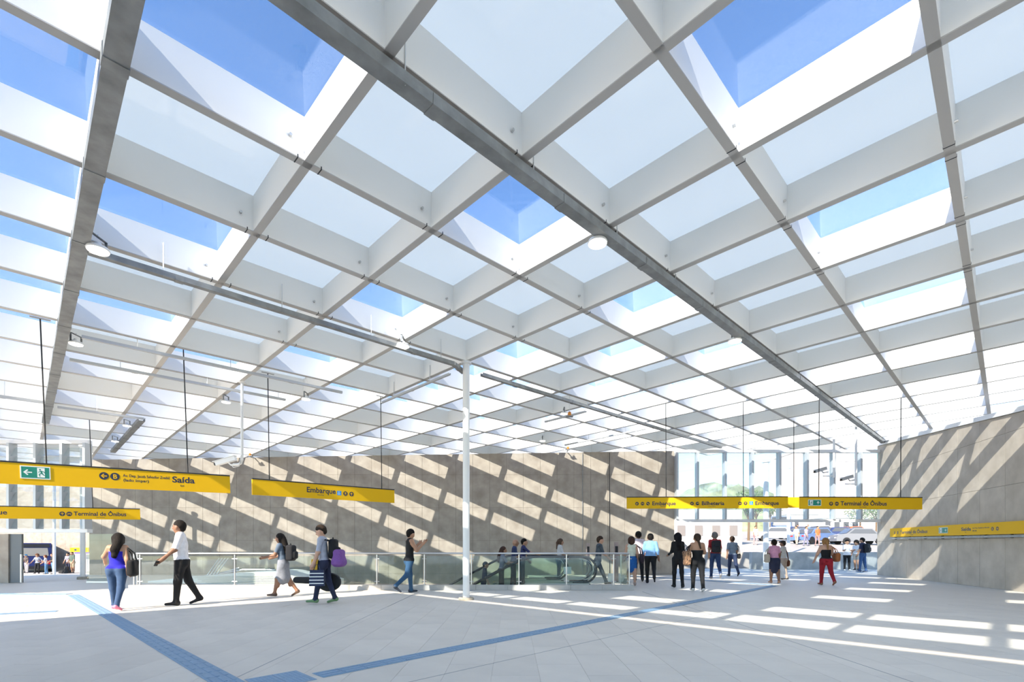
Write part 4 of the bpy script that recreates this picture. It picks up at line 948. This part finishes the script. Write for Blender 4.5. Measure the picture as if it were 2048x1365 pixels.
# -- three talking by the street doorway
pos, H = ph(1694, 1081, 1142)
person('woman in a white shirt and black trousers facing the hall by the parapet', pos, H, R(165), ((3, 2), (-3, 4)), ((14, 10, 80), (14, 10, 80)), 0, (0, 8), 'tan', (.76, .76, .78), .5, BLK, hair='bun', female=True, shoe=(.6, .6, .6), res=.02, hem=.50)
pos, H = ph(1713, 1083, 1141)
person('person with curly hair, white top and grey shorts by the parapet', pos, H, R(120), ((3, 2), (-3, 4)), ((14, 10, 70), (6, 10, 20)), 0, (0, 4), 'tan', (.72, .72, .72), .4, (.16, .17, .18), shorts=.7, shoe=BLK, hair='curly', female=True, res=.02)
pos, H = ph(1725, 1077, 1145)
P = person('man in a navy T-shirt and jeans at the right edge of the street doorway', pos, H, R(28), ((6, 2), (-6, 4)), ((4, 10, 16), (6, 10, 30)), 0, (10, 4), 'tan', (.02, .025, .06), .5, (.03, .08, .20), hair='short', shoe=(.05, .07, .12), res=.02)
backpack('black backpack worn by the man at the right edge of the doorway', P, (.014, .016, .02), .48, .32, .18)
# -- people on the bus platform outside, left
ZG = -1.0
for lb, px, top, feet, rz, kw in [
    ('woman in a grey top and black trousers with hands on hips on the bus platform', 75, 1109, 1148, 200, dict(top=(.35, .37, .42), bottom=BLK, hair='curly', hairc=(.14, .06, .03), female=True, arms=((-20, 34, 60), (-20, 34, 60)), legs=((2, 2), (14, 2)))),
    ('woman in a white top and jeans on the bus platform', 92, 1111, 1149, 130, dict(top=(.75, .74, .75), bottom=(.10, .22, .38), hair='bob', hairc=(.16, .06, .03), female=True, arms=((20, 10, 70), (10, 10, 40)))),
    ('woman in a black top and jeans on the bus platform', 106, 1108, 1149, 150, dict(top=BLK, bottom=(.10, .20, .36), hair='long', hairc=(.08, .03, .02), female=True, wide=1.15, arms=((10, 10, 60), (8, 10, 30)))),
    ('man in a green-grey T-shirt and khaki shorts beside the suitcase', 145, 1105, 1147, 175, dict(top=(.10, .14, .11), bottom=(.42, .33, .22), hair='short', hairc=(.08, .05, .03), shorts=.95, wide=1.15)),
    ('person in a lilac shirt half hidden by the man in khaki shorts', 136, 1107, 1146, 190, dict(top=(.38, .34, .42), bottom=NVY, hair='bun', female=True)),
    ('person with a blue cap at the edge of the grey door', 53, 1110, 1147, 185, dict(top=(.12, .09, .08), bottom=(.65, .55, .55), hair='cap', hairc=(.02, .20, .40), female=True))]:
    pos, H = ph(px, top, feet, ZG); person(lb, pos, H, R(rz), **{**dict(legs=((3, 2), (-5, 4)), arms=((6, 8, 20), (6, 8, 20)), res=.03, group='people on the bus platform'), **kw})
# -- passers-by on the street, right
for lb, px, Y, rz, c, c2 in [('tiny figure in an orange shirt on the street', 1596, 62, 100, (.6, .12, .05), (.1, .1, .15)), ('tiny figure in a blue shirt on the street', 1616, 62, 160, (.15, .25, .5), (.1, .12, .2)),
    ('figure in white among the parked cars, left', 1593, 44, 120, (.7, .7, .7), (.4, .35, .3)), ('figure in lilac beside the light blue car', 1612, 42, 200, (.45, .38, .5), (.2, .2, .3)), ('figure in orange beside the light blue car', 1635, 42, 180, (.65, .15, .05), (.3, .2, .2)),
    ('figure in white at the left of the parapet', 1511, 44, 170, (.7, .6, .55), (.5, .3, .3))]:
    x = (px-CX)/F*Y; person(lb, (x, Y, 1.0+(Y-34)*.055 if Y > 36 else 0), 1.68, R(rz), ((6, 2), (-8, 6)), top=c, bottom=c2, res=.04, group='people on the street')

# ================================================================ OUTDOORS
# ---- street side (right)
M_BRIGHT = mat('white_render', (.80, .77, .73), .8); M_PAVE = mat('pale_paving', (.42, .39, .35), .9, 0, .1, 1.0)
mb = MB(); mb.hexa([(6, 33.5, -.9), (70, 33.5, -.9), (90, 100, -.9), (6, 100, -.9), (6, 33.5, 1.0), (70, 33.5, 1.0), (90, 100, 4.65), (6, 100, 4.65)]); mb.obj('ground_street', M_PAVE, kind='structure')
SZ = lambda y: 1.0+(y-33.5)*.0549
pw = empty('wall_parapet', kind='structure')
xa, xb = at(1503, 1100, 30).x, at(1790, 1100, 30).x
for k in range(5): MB().box(xa+(xb-xa)*k/5+.004, xa+(xb-xa)*(k+1)/5-.004, 29.9, 30.3, -.012, 1.04).obj('panel', M_CONC2, pw)
column('white outdoor column rising behind the parapet in the street doorway', (at(1532, 1100, 28.6).x, 28.6, -.012), 6.3, .15, .2, .04)
column('slender white outdoor column between the parked vehicles', (at(1577, 1100, 32).x, 32.0, -1.0), 6.5, .10, .15, .04)
def building(label, x0, x1, y0, y1, z0, z1, m, cols, rows, wm, win=(.55, .6), roof=True, nm='apartment_building'):
    t = thing(nm, label, 'building', (0, 0, 0))
    MB().box(x0, x1, y0, y1, z0, z1).obj('walls', m, t)
    if roof: MB().box(x0-.2, x1+.2, y0-.2, y1+.2, z1+.001, z1+.5).obj('roof', M_BRIGHT, t)
    cw = (x1-x0)/cols; rh = (z1-z0)/rows
    wme = MB().box(-cw*win[0]/2, cw*win[0]/2, -.08, -.001, -rh*win[1]/2, rh*win[1]/2).mesh('window', wm)
    for a in range(cols):
        for b in range(rows): link('window', wme, t, (x0+cw*(a+.5), y0, z0+rh*(b+.55)))
    return t
M_WIN = mat('dim_window', (.10, .11, .13), .2); M_PINK = mat('pinkish_render', (.74, .60, .54), .8); M_PWIN = mat('pale_window', (.42, .40, .42), .3); M_CREAM = mat('cream_render', (.76, .69, .60), .8)
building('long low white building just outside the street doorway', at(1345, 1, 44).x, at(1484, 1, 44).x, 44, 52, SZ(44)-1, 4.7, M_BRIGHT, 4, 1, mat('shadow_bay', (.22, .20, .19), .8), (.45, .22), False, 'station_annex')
building('pinkish apartment block on the slope beyond the street gable', at(1600, 1, 120).x, at(1700, 1, 120).x, 120, 132, -1, 25, M_PINK, 8, 7, M_PWIN)
building('cream apartment block behind the right part of the street gable', at(1700, 1, 140).x, at(1790, 1, 140).x, 140, 152, -1, 26, M_CREAM, 7, 7, M_PWIN)
building('white low house at the top of the street', at(1585, 1, 100).x, at(1650, 1, 100).x, 102, 110, -1, 8.2, M_BRIGHT, 5, 1, M_WIN)
building('white shed with wide front right of the low house', at(1660, 1, 90).x, at(1735, 1, 90).x, 92, 99, 4.2, 6.9, M_BRIGHT, 4, 1, M_WIN)
# wooded hill
V = []; Fc = []; n = 24
for a in range(n+1):
    for b in range(n+1):
        x, y = 40+a*110/n, 180+b*90/n; r = math.hypot((a-n/2)/(n/2), (b-n/2)/(n/2)); V.append((x, y, -1+30*max(0, 1-r*r)*(.9+.2*random.Random(a*31+b).random())))
for a in range(n):
    for b in range(n): Fc.append((a*(n+1)+b, (a+1)*(n+1)+b, (a+1)*(n+1)+b+1, a*(n+1)+b+1))
MB().add(V, Fc).obj('hill', mat('wooded_hill', (.26, .30, .17), .9, 0, .5, .25), None, True, kind='structure')
def tree(label, p, h, r, seed, c=(.10, .17, .035)):
    t = thing('street_tree', label, 'tree', p, group='street trees'); rg = random.Random(seed)
    MB().tube([(0, 0, 0), (.05, 0, h*.35), (0, .05, h*.6)], .14, 8, 0, .08).obj('trunk', mat('bark', (.16, .11, .07), .9), t, True)
    for k in range(4):
        a = k*1.6; MB().tube([(0, 0, h*.4), (math.cos(a)*r*.5, math.sin(a)*r*.5, h*.7)], .06, 6, 0, .02).obj('branch', mat('bark', (.16, .11, .07)), t, True)
    mb = MB()
    for k in range(900):
        th, u_, rr = rg.random()*6.283, rg.uniform(-1, 1), r*rg.random()**.35
        c_ = Vector((math.cos(th)*math.sqrt(1-u_*u_)*rr, math.sin(th)*math.sqrt(1-u_*u_)*rr, h-r*.8+u_*rr*.8)); s_ = rg.uniform(.10, .2)
        a_ = Vector((rg.uniform(-1, 1), rg.uniform(-1, 1), rg.uniform(-1, 1))).normalized(); b_ = a_.orthogonal().normalized()
        mb.add([c_-a_*s_, c_+b_*s_*.5, c_+a_*s_, c_-b_*s_*.5], [(0, 1, 2, 3)])
    mb.obj('foliage', mat('leaf_%d' % int(c[1]*100), c, .7, 0, .3, 3), t)
for lb, px, Y, h, r, sd in (('leafy tree at the corner of the white annex', 1497, 54, 5.6, 1.7, 1), ('leafy tree right of the white outdoor column', 1540, 84, 6.5, 2.2, 2), ('tree beside the apartment blocks over the parked cars', 1720, 88, 6.0, 2.6, 3), ('small tree near the right end of the gable', 1752, 80, 5.5, 2.2, 4), ('tree at the left foot of the white outdoor column', 1512, 62, 6.0, 1.8, 5)):
    tree(lb, ((px-CX)/F*Y, Y, SZ(Y)), h, r, sd)
def car(label, x, y, z, rz, c, L_=4.2):
    t = thing('parked_car', label, 'car', (x, y, z), rz, 'parked cars'); w = .86
    pm = mat('car_paint_%02d%02d%02d' % tuple(int(k*99) for k in c), c, .25)
    prof = [(-L_/2, .30), (-L_/2, .72), (-L_*.46, .86), (-L_*.30, .92), (-L_*.18, 1.40), (L_*.16, 1.44), (L_*.30, .98), (L_*.47, .84), (L_/2, .62), (L_/2, .30)]
    MB().prism([(a, -w, b) for a, b in prof], (0, 2*w, 0)).obj('body', pm, t)
    for s in (-1, 1):
        MB().prism([(-L_*.26, s*(w+.002), .95), (-L_*.165, s*(w+.002), 1.33), (L_*.15, s*(w+.002), 1.36), (L_*.26, s*(w+.002), .98)], (0, s*.008, 0)).obj('side_window', M_WIN, t)
        for a in (-L_*.31, L_*.31): MB().tube([(a, s*(w-.12), .31), (a, s*(w+.03), .31)], .31, 16).obj('wheel', M_BLACK, t, True)
        MB().box(-L_/2-.012, -L_/2-.001, s*.6-.14, s*.6+.14, .62, .74).obj('tail_lamp', mat('tail_red', (.5, .02, .02), .3), t); MB().box(L_/2+.001, L_/2+.012, s*.58-.16, s*.58+.16, .56, .66).obj('head_lamp', M_SWHITE, t)
    for a, b in (((-L_*.305, .95), (-L_*.195, 1.36)), ((L_*.295, 1.0), (L_*.18, 1.40))):
        k = -.03 if a[0] < 0 else .03
        MB().prism([(a[0]+k, -w*.86, a[1]), (a[0]+k, w*.86, a[1]), (b[0]+k, w*.78, b[1]), (b[0]+k, -w*.78, b[1])], (.012, 0, .004)).obj('windscreen', M_WIN, t)
for lb, px, Y, rz, c in [('light blue parked car behind the parapet', 1628, 46, 20, (.13, .21, .40)), ('white parked car left of the outdoor column', 1553, 52, 160, (.8, .8, .8)), ('dark blue parked car right of the light blue one', 1668, 53, 10, (.04, .06, .18)),
    ('orange-red parked car near the right wall', 1702, 60, 15, (.55, .14, .06)), ('silver parked car at the right edge of the street doorway', 1716, 44, 170, (.20, .21, .23)), ('blue parked car above the white one', 1566, 75, 10, (.08, .12, .40)), ('white van-like car farther up the street', 1640, 70, 5, (.8, .8, .8)), ('navy parked car left of the light blue one', 1592, 57, 175, (.04, .05, .14))]:
    car(lb, (px-CX)/F*Y, Y, SZ(Y)+.02, R(rz), c)
def bus(label, p, rz, c, c2, L_=9.0):
    t = thing('city_bus', label, 'bus', p, rz); w, h_ = 1.25, 2.75
    b = MB(); b.hexa([(-w, 0, .35), (w, 0, .35), (w, L_, .35), (-w, L_, .35), (-w*.94, .12, h_), (w*.94, .12, h_), (w*.94, L_, h_), (-w*.94, L_, h_)]); b.obj('body', mat('bus_paint_%d' % int(c[2]*99), c, .35), t)
    MB().prism([(-w*.80, .06, 1.55), (w*.80, .06, 1.55), (w*.74, .105, 2.3), (-w*.74, .105, 2.3)], (0, -.045, 0)).obj('rear_window', mat('bus_glass', (.32, .30, .26), .15), t)
    MB().prism([(-w*.86, .08, 2.36), (w*.86, .08, 2.36), (w*.84, .12, 2.66), (-w*.84, .12, 2.66)], (0, -.045, 0)).obj('destination_panel', M_BLACK, t)
    MB().box(-w*.95, w*.95, -.06, -.001, .35, .60).obj('bumper', mat('bus_trim_%d' % int(c2[0]*99), c2, .5), t)
    for s in (-1, 1):
        MB().box(s*w*.8-.12, s*w*.8+.12, -.03, -.001, .75, 1.1).obj('lamp', mat('tail_red', (.5, .02, .02)), t)
        for y in (1.8, L_-1.8): MB().tube([(s*(w-.25), y, .48), (s*(w+.02), y, .48)], .48, 16).obj('wheel', M_BLACK, t, True)
        for k in range(5): MB().box(s*w*1.0-.02 if s < 0 else w*.975, s*w*.975 if s < 0 else w+.02, .9+k*1.6, 2.2+k*1.6, 1.5, 2.3).obj('side_window', mat('bus_glass', (.32, .30, .26)), t)
    return t
bus('dark blue bus seen from behind on the platform outside at left', (at(68, 1, 46).x, 46, ZG), R(44), (.02, .03, .14), (.02, .02, .025))
bus('pale blue and orange bus on the street beyond the outdoor column', (at(1562, 1, 66).x, 66, SZ(66)), R(-28), (.12, .18, .32), (.5, .12, .03), 7.5)
# ---- bus platform side (left)
MB().box(-80, 5.9, 24.45, 30.95, -1.6, -1.0).obj('ground_platform', M_PAVE, kind='structure')
pk = empty('trim_3', kind='structure')
for k in range(7): MB().box(-29+k*1.5+.005, -27.5+k*1.5-.005, 25.2, 26.0, -1.0, -.12).obj('kerb_stone', M_CURB, pk)
panel_wall('wall_terminal', (-62, 50, 0), (1, 0, 0), (0, -1, 0), 40, -1.0, lambda u: 7.5, 2.4, [1.2, 3.4, 5.6], M_CONC)
column('white outdoor column in the left doorway, the thicker of two', (at(165.5, 1, 20.3).x, 20.3, -.012), 5.5, .09, .19, .12, 'square_column')
column('thin white post in the middle of the left doorway', (at(108.5, 1, 27).x, 27.0, -1.0), 5.6, .07, .12, .05)
t = thing('platform_sign', 'small yellow sign on the bus platform outside the left doorway', 'sign', at(140, 1105, 46.5))
MB().box(0, 1.75, 0, .08, 0, .42).obj('panel', M_YEL, t); MB().box(.4, .62, -.004, -.001, .12, .30).obj('pictogram', M_NAVY, t)
for k in range(2): MB().tube([(.25+k*1.2, .04, 0), (.25+k*1.2, .04, -1.92)], .03, 8).obj('post', M_STEEL, t, True)
t = thing('white_kiosk', 'white kiosk panel under the platform sign', 'kiosk', (at(150, 1, 47.4).x, 47.4, ZG))
MB().box(0, 1.5, 0, .8, .05, 1.75).obj('body', M_BRIGHT, t); MB().box(-.02, 1.52, -.03, .83, 1.751, 1.9).obj('fascia', mat('violet_fascia', (.14, .10, .35), .5), t); MB().box(0, 1.5, .02, .78, 0, .05).obj('plinth', M_CONC2, t)
p = fl(130, 1147.5, ZG); t = thing('suitcase', 'black suitcase lying on the bus platform', 'suitcase', p, R(10))
MB().box(-.38, .38, -.2, .2, .02, .26).obj('shell', M_BLACK, t); MB().box(.02, .24, -.14, .14, .261, .62).obj('upper_bag', M_BLACK, t); MB().tube([(-.1, -.21, .14), (-.06, -.25, .14), (.06, -.25, .14), (.1, -.21, .14)], .012, 6).obj('handle', M_BLACK, t, True)

# ---------------------------------------------------------------- lettering becomes mesh, fitted to its measured width
dg = bpy.context.evaluated_depsgraph_get()
for o in [o for o in bpy.data.objects if o.type == 'FONT']:
    me = bpy.data.meshes.new_from_object(o.evaluated_get(dg)); 
    if 'fit' in o and len(me.vertices):
        xs = [v.co.x for v in me.vertices]; k = o['fit']/max(max(xs)-min(xs), 1e-6); o.scale.x = k
    n_ = link('lettering', me, o.parent, o.location, o.rotation_euler); n_.scale = o.scale
    c = o.data; bpy.data.objects.remove(o); bpy.data.curves.remove(c)
for o in bpy.data.objects:
    if o.name.startswith('lettering'): o.name = 'lettering'
